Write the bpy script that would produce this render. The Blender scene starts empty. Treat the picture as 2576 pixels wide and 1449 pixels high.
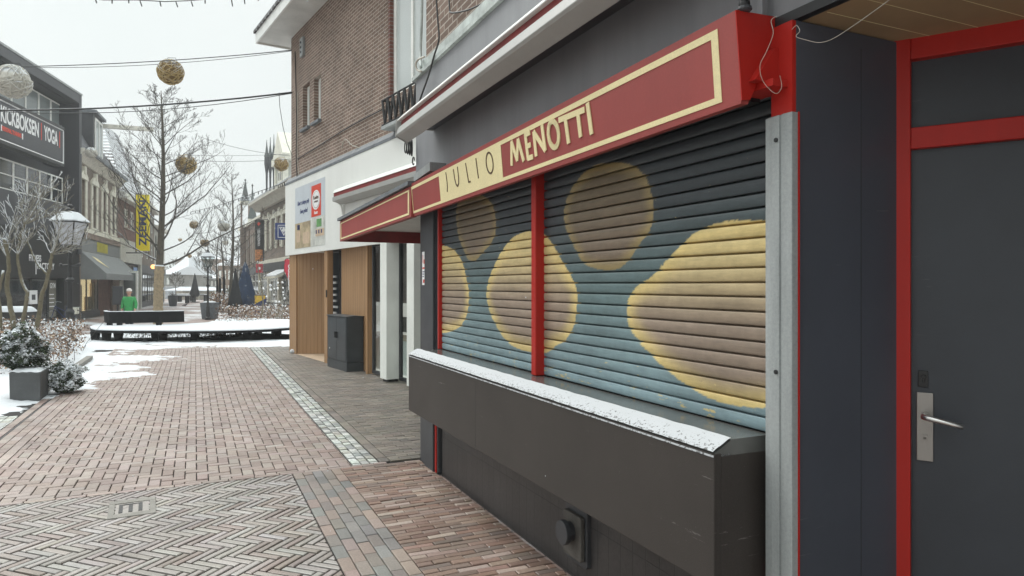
import bpy, math, random
import numpy as np
from mathutils import Vector, Matrix, noise
random.seed(7)
R = math.radians
C = bpy.context.scene.collection
FPX = 1730.0; CX = 1288.0; HY = 717.0; EYE = 1.6

# ---------------------------------------------------------------- geometry helpers
def at(u, v, Y):
    return Vector(((u-CX)/FPX*Y, Y, EYE+(HY-v)/FPX*Y))
def frame(ox, oy, dx, dy, oz=0.0):
    x = Vector((dx, dy, 0)).normalized(); z = Vector((0, 0, 1)); y = z.cross(x)
    m = Matrix((x, y, z)).transposed().to_4x4(); m.translation = (ox, oy, oz)
    return m
def hit(M, u, v, yl=0.0):
    """local point where the sight line u,v meets the plane y=yl of frame M"""
    o = M.inverted() @ Vector((0, 0, EYE)); d = M.to_3x3().inverted() @ Vector(((u-CX)/FPX, 1, (HY-v)/FPX))
    k = (yl-o.y)/d.y
    return o+d*k
def fx(M, u, yl=0.0): return hit(M, u, HY, yl).x

class MB:
    def __init__(s): s.v=[]; s.f=[]; s.c=[]; s.mi=[]
    def add(s, vs, fs, col=None, mi=0):
        o=len(s.v); s.v+= [tuple(p) for p in vs]
        for f in fs:
            s.f.append(tuple(i+o for i in f)); s.c.append(col); s.mi.append(mi)
    def box(s, x0,x1,y0,y1,z0,z1,col=None,mi=0):
        vs=[(x0,y0,z0),(x1,y0,z0),(x1,y1,z0),(x0,y1,z0),(x0,y0,z1),(x1,y0,z1),(x1,y1,z1),(x0,y1,z1)]
        s.add(vs,[(0,3,2,1),(4,5,6,7),(0,1,5,4),(1,2,6,5),(2,3,7,6),(3,0,4,7)],col,mi); return s
    def hexa(s, vs, col=None, mi=0):
        s.add(vs,[(0,3,2,1),(4,5,6,7),(0,1,5,4),(1,2,6,5),(2,3,7,6),(3,0,4,7)],col,mi); return s
    def prism(s, pts, a, b, axis='z', col=None, mi=0):
        """polygon pts (2D) swept between a and b along an axis"""
        n=len(pts)
        def P(p,h):
            if axis=='z': return (p[0],p[1],h)
            if axis=='x': return (h,p[0],p[1])
            return (p[0],h,p[1])
        vs=[P(p,a) for p in pts]+[P(p,b) for p in pts]
        fs=[tuple(range(n-1,-1,-1)),tuple(range(n,2*n))]+[(i,(i+1)%n,n+(i+1)%n,n+i) for i in range(n)]
        s.add(vs,fs,col,mi); return s
    def tube(s, pts, rad, n=6, col=None, mi=0, cap=True):
        pts=[Vector(p) for p in pts]; m=len(pts)
        if not hasattr(rad,'__len__'): rad=[rad]*m
        ring=[]; up=None
        for i,p in enumerate(pts):
            d=(pts[min(i+1,m-1)]-pts[max(i-1,0)])
            if d.length<1e-9: d=Vector((0,0,1))
            d.normalize()
            if up is None:
                up=d.orthogonal().normalized()
            up=(up-d*up.dot(d))
            if up.length<1e-6: up=d.orthogonal()
            up.normalize(); q=d.cross(up)
            ring.append([p+(up*math.cos(2*math.pi*k/n)+q*math.sin(2*math.pi*k/n))*rad[i] for k in range(n)])
        vs=[p for r in ring for p in r]
        fs=[(i*n+k,i*n+(k+1)%n,(i+1)*n+(k+1)%n,(i+1)*n+k) for i in range(m-1) for k in range(n)]
        if cap: fs+= [tuple(range(n-1,-1,-1)), tuple(range((m-1)*n,m*n))]
        s.add(vs,fs,col,mi); return s
    def lathe(s, prof, n=16, c=(0,0), col=None, mi=0, sq=0):
        vs=[];m=len(prof)
        for r,z in prof:
            for k in range(n):
                a=2*math.pi*(k+.5)/n; vs.append((c[0]+r*math.cos(a),c[1]+r*math.sin(a),z))
        fs=[(i*n+k,i*n+(k+1)%n,(i+1)*n+(k+1)%n,(i+1)*n+k) for i in range(m-1) for k in range(n)]
        fs+=[tuple(range(n-1,-1,-1)),tuple(range((m-1)*n,m*n))]
        s.add(vs,fs,col,mi); return s
    def sphere(s,c,r,n=16,m=10,col=None,sz=1,mi=0):
        vs=[];fs=[]
        for i in range(m+1):
            th=math.pi*i/m
            for k in range(n):
                a=2*math.pi*k/n
                vs.append((c[0]+r*math.sin(th)*math.cos(a),c[1]+r*math.sin(th)*math.sin(a),c[2]+r*sz*math.cos(th)))
        for i in range(m):
            for k in range(n):
                fs.append((i*n+k,(i+1)*n+k,(i+1)*n+(k+1)%n,i*n+(k+1)%n))
        s.add(vs,fs,col,mi); return s
    def grid(s,fn,nu,nv,colfn=None):
        vs=[fn(i/nu,j/nv) for j in range(nv+1) for i in range(nu+1)]
        fs=[(j*(nu+1)+i,j*(nu+1)+i+1,(j+1)*(nu+1)+i+1,(j+1)*(nu+1)+i) for j in range(nv) for i in range(nu)]
        s.add(vs,fs); return s
    def build(s,name,mat,parent=None,M=None,smooth=False,bevel=0,label=None):
        me=bpy.data.meshes.new(name); me.from_pydata(s.v,[],s.f); me.validate(); me.update()
        mats=mat if isinstance(mat,(list,tuple)) else [mat]
        for m_ in mats: me.materials.append(m_)
        if len(mats)>1: me.polygons.foreach_set('material_index',s.mi)
        if any(c is not None for c in s.c):
            a=me.color_attributes.new('Col','FLOAT_COLOR','CORNER')
            arr=np.empty((len(me.loops),4),dtype=np.float32); i=0
            for p,c in zip(me.polygons,s.c):
                c=c or (.5,.5,.5)
                arr[p.loop_start:p.loop_start+p.loop_total]=(c[0],c[1],c[2],1)
            a.data.foreach_set('color',arr.ravel())
        if smooth:
            me.polygons.foreach_set('use_smooth',[True]*len(me.polygons))
        o=bpy.data.objects.new(name,me); C.objects.link(o)
        if parent is not None: o.parent=parent
        elif M is not None: o.matrix_world=M
        if bevel:
            b=o.modifiers.new('bevel','BEVEL'); b.width=bevel; b.segments=2; b.limit_method='ANGLE'; b.angle_limit=R(40)
            b.harden_normals=False
        if label: o['label']=label
        return o
def tag(o,label,cat,group=None):
    o['label']=label; o['category']=cat
    if group: o['group']=group
    return o
def struct(o,kind='structure',label=None,cat=None):
    o['kind']=kind
    if label: o['label']=label
    if cat: o['category']=cat
    return o
def thing(name,label,cat,M=None,loc=None,group=None):
    o=bpy.data.objects.new(name,None); C.objects.link(o); o.empty_display_size=.2
    if M is not None: o.matrix_world=M.copy()
    if loc is not None: o.location=loc
    return tag(o,label,cat,group)
def TR(M,x,y,z,rz=0): return M @ Matrix.Translation((x,y,z)) @ Matrix.Rotation(rz,4,'Z')
def LOC(x,y,z=0,rz=0): return Matrix.Translation((x,y,z)) @ Matrix.Rotation(rz,4,'Z')

# ---------------------------------------------------------------- materials
SNOW=(.61,.635,.66)
class NT:
    def __init__(s,name):
        s.m=bpy.data.materials.new(name); s.m.use_nodes=True; s.t=s.m.node_tree; s.n=s.t.nodes; s.l=s.t.links
        s.b=s.n['Principled BSDF']; s.out=s.n['Material Output']
        s.tc=s.n.new('ShaderNodeTexCoord')
    def node(s,t,**k):
        n=s.n.new(t)
        for a,b in k.items(): setattr(n,a,b)
        return n
    def lk(s,a,b): s.l.new(a,b)
    def noise(s,scale,detail=5,rough=.6,vec=None,dist=0):
        n=s.node('ShaderNodeTexNoise'); n.inputs['Scale'].default_value=scale; n.inputs['Detail'].default_value=detail
        n.inputs['Roughness'].default_value=rough; n.inputs['Distortion'].default_value=dist
        s.lk(vec or s.tc.outputs['Object'],n.inputs['Vector']); return n.outputs['Fac']
    def ramp(s,fac,a,b,ca=(0,0,0,1),cb=(1,1,1,1)):
        r=s.node('ShaderNodeValToRGB'); r.color_ramp.elements[0].position=a; r.color_ramp.elements[1].position=b
        r.color_ramp.elements[0].color=ca; r.color_ramp.elements[1].color=cb; s.lk(fac,r.inputs['Fac']); return r.outputs['Color']
    def mix(s,fac,a,b,blend='MIX'):
        m=s.node('ShaderNodeMix',data_type='RGBA',blend_type=blend)
        for sock,val in ((m.inputs[0],fac),(m.inputs[6],a),(m.inputs[7],b)):
            if hasattr(val,'links') or isinstance(val,bpy.types.NodeSocket): s.lk(val,sock)
            elif isinstance(val,(int,float)): sock.default_value=val if sock==m.inputs[0] else (val,val,val,1)
            else: sock.default_value=(val[0],val[1],val[2],1)
        return m.outputs[2]
    def math(s,op,a,b=0.0,clamp=False):
        m=s.node('ShaderNodeMath',operation=op,use_clamp=clamp)
        for sock,val in ((m.inputs[0],a),(m.inputs[1],b)):
            if isinstance(val,bpy.types.NodeSocket): s.lk(val,sock)
            else: sock.default_value=val
        return m.outputs[0]
    def bump(s,h,strength=.3,dist=.01):
        b=s.node('ShaderNodeBump'); b.inputs['Strength'].default_value=strength; b.inputs['Distance'].default_value=dist
        s.lk(h,b.inputs['Height']); s.lk(b.outputs['Normal'],s.b.inputs['Normal'])
    def snowmask(s,thr,soft=.25,nscale=9,namp=.6):
        g=s.node('ShaderNodeNewGeometry'); sp=s.node('ShaderNodeSeparateXYZ'); s.lk(g.outputs['Normal'],sp.inputs[0])
        n=s.noise(nscale,4,.6)
        a=s.math('ADD',sp.outputs['Z'],s.math('MULTIPLY',s.math('SUBTRACT',n,.5),namp))
        r=s.node('ShaderNodeMapRange'); r.inputs['From Min'].default_value=thr; r.inputs['From Max'].default_value=thr+soft
        s.lk(a,r.inputs['Value']); return r.outputs['Result']
    def color(s,c): s.lk(c,s.b.inputs['Base Color'])
def mat(name,col,rough=.6,metal=0,var=.18,scale=5,bump=0,bscale=60,snow=None,attr=False,fine=.0,coat=0,spec=.5,streak=False,sn=9,scuff=0):
    t=NT(name); b=t.b
    if attr:
        a=t.node('ShaderNodeAttribute'); a.attribute_name='Col'; base=a.outputs['Color']
    else: base=(col[0],col[1],col[2])
    vec=None
    if streak:
        mp=t.node('ShaderNodeMapping'); mp.inputs['Scale'].default_value=(1,1,.12); t.lk(t.tc.outputs['Object'],mp.inputs['Vector']); vec=mp.outputs['Vector']
    n=t.noise(scale,6,.65,vec)
    k=t.ramp(n,.3,.72,(1-var,)*3+(1,),(1+var,)*3+(1,))
    c=t.mix(1.0,base,k,'MULTIPLY')
    if fine:
        n2=t.noise(bscale*2,3,.7); k2=t.ramp(n2,.35,.65,(1-fine,)*3+(1,),(1+fine,)*3+(1,)); c=t.mix(1.0,c,k2,'MULTIPLY')
    b.inputs['Roughness'].default_value=rough; b.inputs['Metallic'].default_value=metal
    b.inputs['Specular IOR Level'].default_value=spec
    if coat: b.inputs['Coat Weight'].default_value=coat; b.inputs['Coat Roughness'].default_value=.15
    if scuff:
        mp_=t.node('ShaderNodeMapping'); mp_.inputs['Rotation'].default_value=(.3,.5,.2); mp_.inputs['Scale'].default_value=(3,3,42); t.lk(t.tc.outputs['Object'],mp_.inputs['Vector'])
        s1=t.noise(1,6,.75,mp_.outputs['Vector']); s2=t.noise(2.2,3,.6); sm=t.math('MULTIPLY',t.math('GREATER_THAN',t.math('ADD',s1,t.math('MULTIPLY',s2,.25)),.80),scuff)
        c=t.mix(sm,c,(.30,.29,.27)); dn=t.noise(110,3,.7); c=t.mix(t.math('MULTIPLY',t.math('GREATER_THAN',dn,.735),scuff*1.2),c,(.34,.33,.31))
    if snow is not None:
        m=t.snowmask(snow,nscale=sn); c=t.mix(m,c,SNOW)
        t.lk(t.math('ADD',t.math('MULTIPLY',m,.85-rough),rough),b.inputs['Roughness'])
    t.color(c)
    if bump: t.bump(t.noise(bscale,4,.6),bump,.005)
    return t.m
def brickmat(name,c1,c2,mortar,bw=.21,rh=.0625,ms=.008,rough=.85,bump=.6,axes='xz',snowtop=False,stain=.25,off=.5,sq=1):
    t=NT(name); b=t.b
    sp=t.node('ShaderNodeSeparateXYZ'); t.lk(t.tc.outputs['Object'],sp.inputs[0])
    cb=t.node('ShaderNodeCombineXYZ'); t.lk(sp.outputs[axes[0].upper()],cb.inputs[0]); t.lk(sp.outputs[axes[1].upper()],cb.inputs[1])
    br=t.node('ShaderNodeTexBrick'); t.lk(cb.outputs[0],br.inputs['Vector'])
    br.inputs['Scale'].default_value=1; br.inputs['Brick Width'].default_value=bw; br.inputs['Row Height'].default_value=rh
    br.inputs['Mortar Size'].default_value=ms; br.inputs['Mortar Smooth'].default_value=.25; br.offset=off; br.inputs['Bias'].default_value=0
    br.inputs['Color1'].default_value=(*c1,1); br.inputs['Color2'].default_value=(*c2,1); br.inputs['Mortar'].default_value=(*mortar,1)
    n=t.noise(1.3,6,.65); k=t.ramp(n,.3,.7,(1-stain,)*3+(1,),(1+stain,)*3+(1,))
    n2=t.noise(35,4,.7); k2=t.ramp(n2,.3,.7,(.8,.8,.8,1),(1.2,1.2,1.2,1))
    c=t.mix(1.0,t.mix(1.0,br.outputs['Color'],k,'MULTIPLY'),k2,'MULTIPLY'); t.color(c)
    b.inputs['Roughness'].default_value=rough
    h=t.math('ADD',t.math('MULTIPLY',br.outputs['Fac'],-1.0),t.math('MULTIPLY',n2,.5)); t.bump(h,bump,.006)
    return t.m
def woodmat(name,c1,c2):
    t=NT(name); sp=t.node('ShaderNodeSeparateXYZ'); t.lk(t.tc.outputs['Object'],sp.inputs[0])
    mp=t.node('ShaderNodeMapping'); mp.inputs['Scale'].default_value=(26,26,.7); t.lk(t.tc.outputs['Object'],mp.inputs['Vector'])
    n=t.noise(1,5,.6,mp.outputs['Vector'],.4); c=t.mix(t.ramp(n,.3,.7),c1,c2)
    w=t.math('FRACT',t.math('MULTIPLY',t.math('ADD',sp.outputs['X'],t.math('MULTIPLY',sp.outputs['Y'],1.0)),8.5))
    g=t.math('LESS_THAN',w,.05); c=t.mix(g,c,(c1[0]*.35,c1[1]*.35,c1[2]*.35)); t.color(c)
    t.b.inputs['Roughness'].default_value=.5; t.bump(t.math('SUBTRACT',n,t.math('MULTIPLY',g,3.0)),.25,.004); return t.m
def glassmat(name,tint=(.02,.025,.03),rough=.06,var=.5):
    t=NT(name); n=t.noise(.9,4,.6); c=t.mix(n,(tint[0]*(1-var),tint[1]*(1-var),tint[2]*(1-var)),(tint[0]*(1+var),tint[1]*(1+var),tint[2]*(1+var)))
    t.color(c); t.b.inputs['Roughness'].default_value=rough; t.b.inputs['Specular IOR Level'].default_value=.7
    t.bump(t.noise(2.2,2,.5),.06,.01); return t.m
def clearglass(name):
    t=NT(name); gl=t.node('ShaderNodeBsdfGlossy'); gl.inputs['Roughness'].default_value=.02
    tr=t.node('ShaderNodeBsdfTransparent'); tr.inputs['Color'].default_value=(.82,.86,.86,1)
    fr=t.node('ShaderNodeLayerWeight'); mx=t.node('ShaderNodeMixShader')
    t.lk(t.math('ADD',t.math('MULTIPLY',t.math('POWER',fr.outputs['Facing'],4.0),.6),.03),mx.inputs[0]); t.lk(tr.outputs[0],mx.inputs[1]); t.lk(gl.outputs[0],mx.inputs[2])
    t.lk(mx.outputs[0],t.out.inputs['Surface']); return t.m
def emis(name,col,s):
    t=NT(name); t.b.inputs['Base Color'].default_value=(*col,1); t.b.inputs['Emission Color'].default_value=(*col,1)
    t.b.inputs['Emission Strength'].default_value=s; return t.m

X={}
X['grey_wall']=mat('grey wall paint',(.215,.220,.232),.55,var=.17,scale=2.4,bump=.12,bscale=120,streak=True,fine=.04,scuff=.10)
X['grey_dark']=mat('dark grey paint',(.045,.047,.053),.5,var=.25,scale=3,bump=.1,bscale=90,fine=.06)
X['door_paint']=mat('anthracite door paint',(.032,.037,.046),.45,var=.16,scale=2,bump=.08,bscale=150,scuff=.10)
X['panel']=mat('side panel laminate',(.064,.070,.088),.42,var=.16,scale=1.4,bump=.06,bscale=160,fine=.05,scuff=.16)
X['red']=mat('red gloss paint',(.40,.016,.010),.45,var=.16,scale=3,bump=.15,bscale=60,streak=True,spec=.3)
X['red_dark']=mat('dark red wood paint',(.20,.016,.016),.5,var=.25,scale=5,bump=.2,bscale=60)
X['sign_red']=mat('weathered sign red',(.285,.042,.036),.55,var=.14,scale=2.2,bump=.08,bscale=70,streak=True,fine=.05)
X['cream']=mat('cream sign paint',(.74,.64,.36),.6,var=.07,scale=2.5,fine=.06,bscale=50)
X['letter_dark']=mat('dark brown lettering',(.09,.045,.02),.6,var=.2)
X['counter']=mat('brown grey laminate',(.043,.036,.032),.55,var=.16,scale=1.4,bump=.10,bscale=120,fine=.14,spec=.35,scuff=.35)
X['counter_top']=mat('wet counter top',(.10,.10,.095),.16,var=.3,scale=3,bump=.04,bscale=30)
X['plinth']=brickmat('dark glazed plinth tile',(.034,.031,.031),(.042,.038,.038),(.018,.017,.017),.105,.32,.004,.45,.35,stain=.3,off=0.0)
X['alu']=mat('weathered aluminium',(.33,.35,.35),.5,metal=.15,var=.30,scale=5,bump=.10,bscale=40,streak=True,fine=.08)
X['grey_cap']=mat('pale awning housing',(.34,.34,.325),.45,var=.12,scale=2,bump=.03,streak=True)
X['white_cap']=mat('white awning cover',(.74,.75,.72),.4,var=.10,scale=3,bump=.03)
X['white_render']=mat('white fascia board',(.72,.73,.70),.6,var=.06,scale=1.2,bump=.05,bscale=80,streak=True)
X['white_pillar']=mat('white painted pillar',(.76,.78,.74),.6,var=.09,scale=2.2,bump=.12,bscale=50)
X['brick']=brickmat('brown wall brick',(.135,.088,.066),(.210,.142,.110),(.40,.35,.30),.215,.0635,.007,.9,.7)
X['brick_red']=brickmat('dark red brick',(.12,.045,.035),(.19,.075,.055),(.22,.19,.17),.215,.065,.008)
X['brick_grey']=brickmat('old grey brown brick',(.15,.115,.09),(.21,.16,.13),(.27,.25,.22),.22,.065,.008)
X['lead']=mat('grey lead flashing',(.14,.155,.17),.6,var=.3,scale=6,bump=.3,bscale=20)
X['lead_green']=mat('mossy zinc flashing',(.40,.44,.42),.6,var=.35,scale=7,bump=.3,bscale=20)
X['wood']=woodmat('oak cladding',(.30,.165,.075),(.42,.25,.125))
X['floorwood']=mat('pale entrance floor',(.55,.42,.30),.5,var=.15,scale=8)
X['soffit']=mat('tan soffit boards',(.36,.245,.13),.75,var=.15,scale=2,bump=.1)
X['soffit_white']=mat('off white soffit',(.60,.60,.57),.6,var=.14,scale=1.5)
X['cabinet']=mat('dark green grey cabinet',(.035,.042,.048),.42,var=.3,scale=2.5,bump=.15,bscale=25)
X['frame_dark']=mat('dark window frame',(.03,.032,.035),.5)
X['frame_white']=mat('white window frame',(.82,.83,.79),.5,var=.1)
X['frame_cream']=mat('cream painted trim',(.72,.70,.60),.6,var=.15,scale=3,bump=.15,bscale=30)
X['cornice']=mat('pale cornice paint',(.62,.60,.53),.65,var=.25,scale=4,bump=.2,bscale=20)
X['stucco']=mat('pale stucco',(.50,.50,.45),.8,var=.14,scale=2,bump=.2,bscale=40)
X['glass']=glassmat('dark window glass')
X['glass_grey']=glassmat('hazy grey glass',(.22,.25,.25),.18,.35)
X['glass_clear']=clearglass('clear shop glass')
X['black']=mat('black paint',(.012,.012,.013),.45,var=.3)
X['dark_cloth']=mat('dark parasol cloth',(.02,.022,.025),.85,var=.3,scale=6,bump=.5,bscale=10,snow=.30,sn=4)
X['black_wood']=mat('black bench timber',(.008,.008,.009),.8,var=.3,scale=8,bump=.3,bscale=30,spec=.2)
X['black_metal']=mat('black iron',(.014,.014,.015),.4,var=.3,bump=.1)
X['snow']=mat('snow',SNOW,.85,var=.03,scale=8,bump=.5,bscale=30,spec=.3)
X['snow_thin']=None
X['black_facade']=mat('anthracite facade panel',(.050,.051,.058),.5,var=.12,scale=1.0,streak=True)
X['slate']=brickmat('slate tiles',(.065,.068,.078),(.10,.10,.115),(.02,.02,.02),.30,.26,.02,.6,.9)
X['tile_snow']=brickmat('snowy pan tiles',(.62,.65,.68),(.74,.77,.80),(.12,.11,.11),.30,.32,.045,.8,1.0,stain=.1)
X['tile_dark']=brickmat('dark pan tiles',(.06,.055,.055),(.10,.095,.10),(.35,.36,.38),.28,.34,.03,.7,1.0)
X['yellow']=mat('yellow sign',(.95,.78,.01),.5,var=.05)
X['navy']=mat('navy lettering',(.015,.03,.13),.5,var=.1)
X['blue_sign']=mat('blue sign',(.012,.035,.17),.4,var=.08)
X['white']=mat('white sign paint',(.8,.8,.8),.5,var=.03)
X['orange_red']=mat('orange red print',(.62,.06,.03),.5,var=.05)
X['red_flag']=mat('red flag cloth',(.55,.03,.06),.6,var=.1)
X['bark']=mat('tree bark',(.085,.072,.055),.85,var=.3,scale=14,bump=.5,bscale=60,snow=.62,sn=14)
X['bark_olive']=mat('olive bark',(.17,.15,.10),.8,var=.35,scale=14,bump=.4,bscale=60,snow=.22,sn=12)
X['twig']=mat('thin twigs',(.062,.055,.047),.85,var=.2,snow=.66,sn=12)
X['twigsnow']=mat('snow dusted twigs',(.24,.22,.17),.85,var=.25,snow=-.25,sn=16)
X['burlap']=mat('burlap trunk wrap',(.29,.225,.145),.9,var=.35,scale=16,bump=.9,bscale=40,snow=.16,sn=7)
X['leaf']=mat('leaf mix',(1,1,1),.7,attr=True,var=.15)
X['paver']=None
X['concrete']=mat('grey planter concrete',(.085,.088,.09),.75,var=.2,scale=4,bump=.25,bscale=60,fine=.08)
X['kerbstone']=mat('kerb concrete',(.22,.21,.19),.8,var=.25,scale=6,bump=.3,bscale=50)
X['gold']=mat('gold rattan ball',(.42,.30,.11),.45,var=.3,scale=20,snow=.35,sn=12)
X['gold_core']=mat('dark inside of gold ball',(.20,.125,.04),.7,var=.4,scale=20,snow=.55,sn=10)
X['rope_white']=mat('pale rattan ball',(.55,.53,.47),.7,var=.2,scale=20,snow=.30,sn=12)
X['wire']=mat('dark cable',(.03,.03,.03),.6,snow=.75)
X['wire_pale']=mat('pale cable',(.45,.42,.36),.6)
X['skin']=mat('skin',(.45,.26,.19),.5,var=.05)
X['green_coat']=mat('green quilted coat',(.03,.27,.07),.7,var=.2,scale=12)
X['trousers']=mat('dark trousers',(.03,.03,.035),.8)
X['hair_grey']=mat('white knit hat',(.62,.58,.55),.9,var=.15,scale=30,bump=.6)
X['warm']=emis('lit shop interior',(.85,.64,.36),1.1)
X['lampglass']=mat('frosted lamp glass',(.42,.43,.46),.25,var=.1)
X['steel']=mat('brushed steel plate',(.33,.31,.29),.38,metal=.7,var=.1,scale=8,streak=True)
X['chrome']=mat('satin lever metal',(.70,.69,.67),.34,metal=1,var=.05)
X['navy_cloth']=mat('navy parasol cloth',(.014,.035,.085),.8,var=.35,scale=7,bump=.5,bscale=12,snow=.30,sn=6)
X['far_brick']=mat('distant brick wall',(.28,.20,.15),.9,var=.15,scale=.8)
X['far_grey']=mat('distant grey wall',(.33,.33,.31),.9,var=.35,scale=.6)
X['grey_blind']=mat('grey shop blind cloth',(.20,.21,.21),.8,var=.1,scale=2)
def attrmat(name,rough,var,bump,bscale,fine,wet=False):
    t=NT(name); a=t.node('ShaderNodeAttribute'); a.attribute_name='Col'
    n=t.noise(1.6,5,.6); k=t.ramp(n,.3,.7,(1-var,)*3+(1,),(1+var,)*3+(1,)); c=t.mix(1.0,a.outputs['Color'],k,'MULTIPLY')
    n2=t.noise(bscale,4,.7); k2=t.ramp(n2,.3,.7,(1-fine,)*3+(1,),(1+fine,)*3+(1,)); c=t.mix(1.0,c,k2,'MULTIPLY'); t.color(c)
    if wet:
        w=t.noise(2.3,4,.6); t.lk(t.math('ADD',t.math('MULTIPLY',w,.5),rough-.25),t.b.inputs['Roughness'])
    else: t.b.inputs['Roughness'].default_value=rough
    t.bump(n2,bump,.003); return t.m
X['paver']=attrmat('clay pavers',.50,.20,.5,70,.17,True)
X['sett']=attrmat('granite setts',.65,.10,.8,50,.30)
X['grout']=mat('dark joint sand',(.013,.011,.010),.9,var=.3,scale=10)
# ---------------------------------------------------------------- frames
F=frame(-.636,5.85,.4187,-.9081)      # snack bar front: x towards camera, y inwards
K=frame(-5.38,16.5,.66,-1.0)          # brick building front
def TW(x,y):                           # world -> street coordinates t,w of the snack bar front
    p=F.inverted()@Vector((x,y,0)); return p.x,-p.y
def WP(t,w,z=0): return F@Vector((t,-w,z))
def smooth(a,b,x):
    x=min(1,max(0,(x-a)/(b-a))); return x*x*(3-2*x)
def gz(x,y): return -.30*smooth(19,28,y)

# ---------------------------------------------------------------- writing
def text(s,name,mt,parent,size,loc,rx=90,xs=1.0,bold=0.0,align='LEFT',ext=.002,rot=None,M=None,shear=0,space=1.0):
    cu=bpy.data.curves.new(name,'FONT'); cu.body=s; cu.size=size; cu.extrude=ext; cu.offset=bold; cu.align_x=align; cu.align_y='BOTTOM_BASELINE'; cu.shear=shear; cu.space_character=space
    tmp=bpy.data.objects.new(name+'_c',cu); C.objects.link(tmp)
    dg=bpy.context.evaluated_depsgraph_get(); me=bpy.data.meshes.new_from_object(tmp.evaluated_get(dg)); bpy.data.objects.remove(tmp)
    me.transform(Matrix.Diagonal((xs,1,1,1)))
    m=Matrix.Translation(loc)@(rot if rot is not None else Matrix.Rotation(R(rx),4,'X'))
    me.transform(m); me.materials.clear(); me.materials.append(mt)
    o=bpy.data.objects.new(name,me); C.objects.link(o)
    if parent is not None: o.parent=parent
    elif M is not None: o.matrix_world=M
    return o
def strokes(mb,polys,th,y,y2):
    """flat strokes in the local x,z plane between depths y and y2"""
    for pl in polys:
        for a,b in zip(pl[:-1],pl[1:]):
            a=Vector(a);b=Vector(b);d=(b-a)
            if d.length<1e-6: continue
            d.normalize(); n=Vector((-d.y,d.x))*th/2; e=d*th*.15
            P=[a-n-e,b-n+e,b+n+e,a+n-e]
            mb.prism([(p.x,p.y) for p in P],y,y2,'y')

# ---------------------------------------------------------------- paving
def clip(poly,reg):
    out=poly
    n=len(reg)
    for i in range(n):
        a=reg[i]; b=reg[(i+1)%n]; inp=out; out=[]
        if not inp: return []
        ex,ey=b[0]-a[0],b[1]-a[1]
        f=lambda p:(ex*(p[1]-a[1])-ey*(p[0]-a[0]))
        for j in range(len(inp)):
            p=inp[j]; q=inp[(j+1)%len(inp)]; fp=f(p); fq=f(q)
            if fp>=0: out.append(p)
            if (fp>=0)!=(fq>=0):
                k=fp/(fp-fq); out.append((p[0]+(q[0]-p[0])*k,p[1]+(q[1]-p[1])*k))
    return out
def ccw(p):
    a=sum(p[i][0]*p[(i+1)%len(p)][1]-p[(i+1)%len(p)][0]*p[i][1] for i in range(len(p)))
    return p if a>0 else p[::-1]
def brick(mb,poly,z,col,gap=.003,bev=.004,dep=.014,tilt=.0012):
    if len(poly)<3: return
    ar=abs(sum(poly[i][0]*poly[(i+1)%len(poly)][1]-poly[(i+1)%len(poly)][0]*poly[i][1] for i in range(len(poly))))/2
    if ar<.0006: return
    cx=sum(p[0] for p in poly)/len(poly); cy=sum(p[1] for p in poly)/len(poly)
    tx=random.gauss(0,tilt)*8; ty=random.gauss(0,tilt)*8; zz=z+random.gauss(0,tilt)
    def ins(d):
        r=[]
        for p in poly:
            vx,vy=p[0]-cx,p[1]-cy; l=math.hypot(vx,vy); sx=abs(vx); sy=abs(vy)
            r.append((cx+vx*(1-d*1.35/max(l,.01)) , cy+vy*(1-d*1.35/max(l,.01))))
        return r
    n=len(poly)
    def insax(d):
        # inset along polygon edges
        r=[]
        for i in range(n):
            p0=poly[i-1];p1=poly[i];p2=poly[(i+1)%n]
            e1=Vector((p1[0]-p0[0],p1[1]-p0[1])); e2=Vector((p2[0]-p1[0],p2[1]-p1[1]))
            if e1.length<1e-5 or e2.length<1e-5: r.append(p1); continue
            e1.normalize();e2.normalize(); n1=Vector((-e1.y,e1.x)); n2=Vector((-e2.y,e2.x)); b=n1+n2
            if b.length<1e-4: r.append(p1); continue
            b.normalize(); k=d/max(.4,b.dot(n1)); r.append((p1[0]+b.x*k,p1[1]+b.y*k))
        return r
    o=insax(gap); t=insax(gap+bev)
    vs=[(x,y,z-dep) for x,y in o]+[(x,y,zz-.003) for x,y in o]+[(x,y,zz+tx*(x-cx)+ty*(y-cy)) for x,y in t]
    fs=[tuple(range(2*n,3*n))]+[(i,(i+1)%n,n+(i+1)%n,n+i) for i in range(n)]+[(n+i,n+(i+1)%n,2*n+(i+1)%n,2*n+i) for i in range(n)]
    mb.add(vs,fs,col)
def vary(cols,j=.12):
    c=random.choice(cols); k=1+random.uniform(-j,j); return tuple(x*k*(1+random.uniform(-.03,.03)) for x in c)
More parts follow.
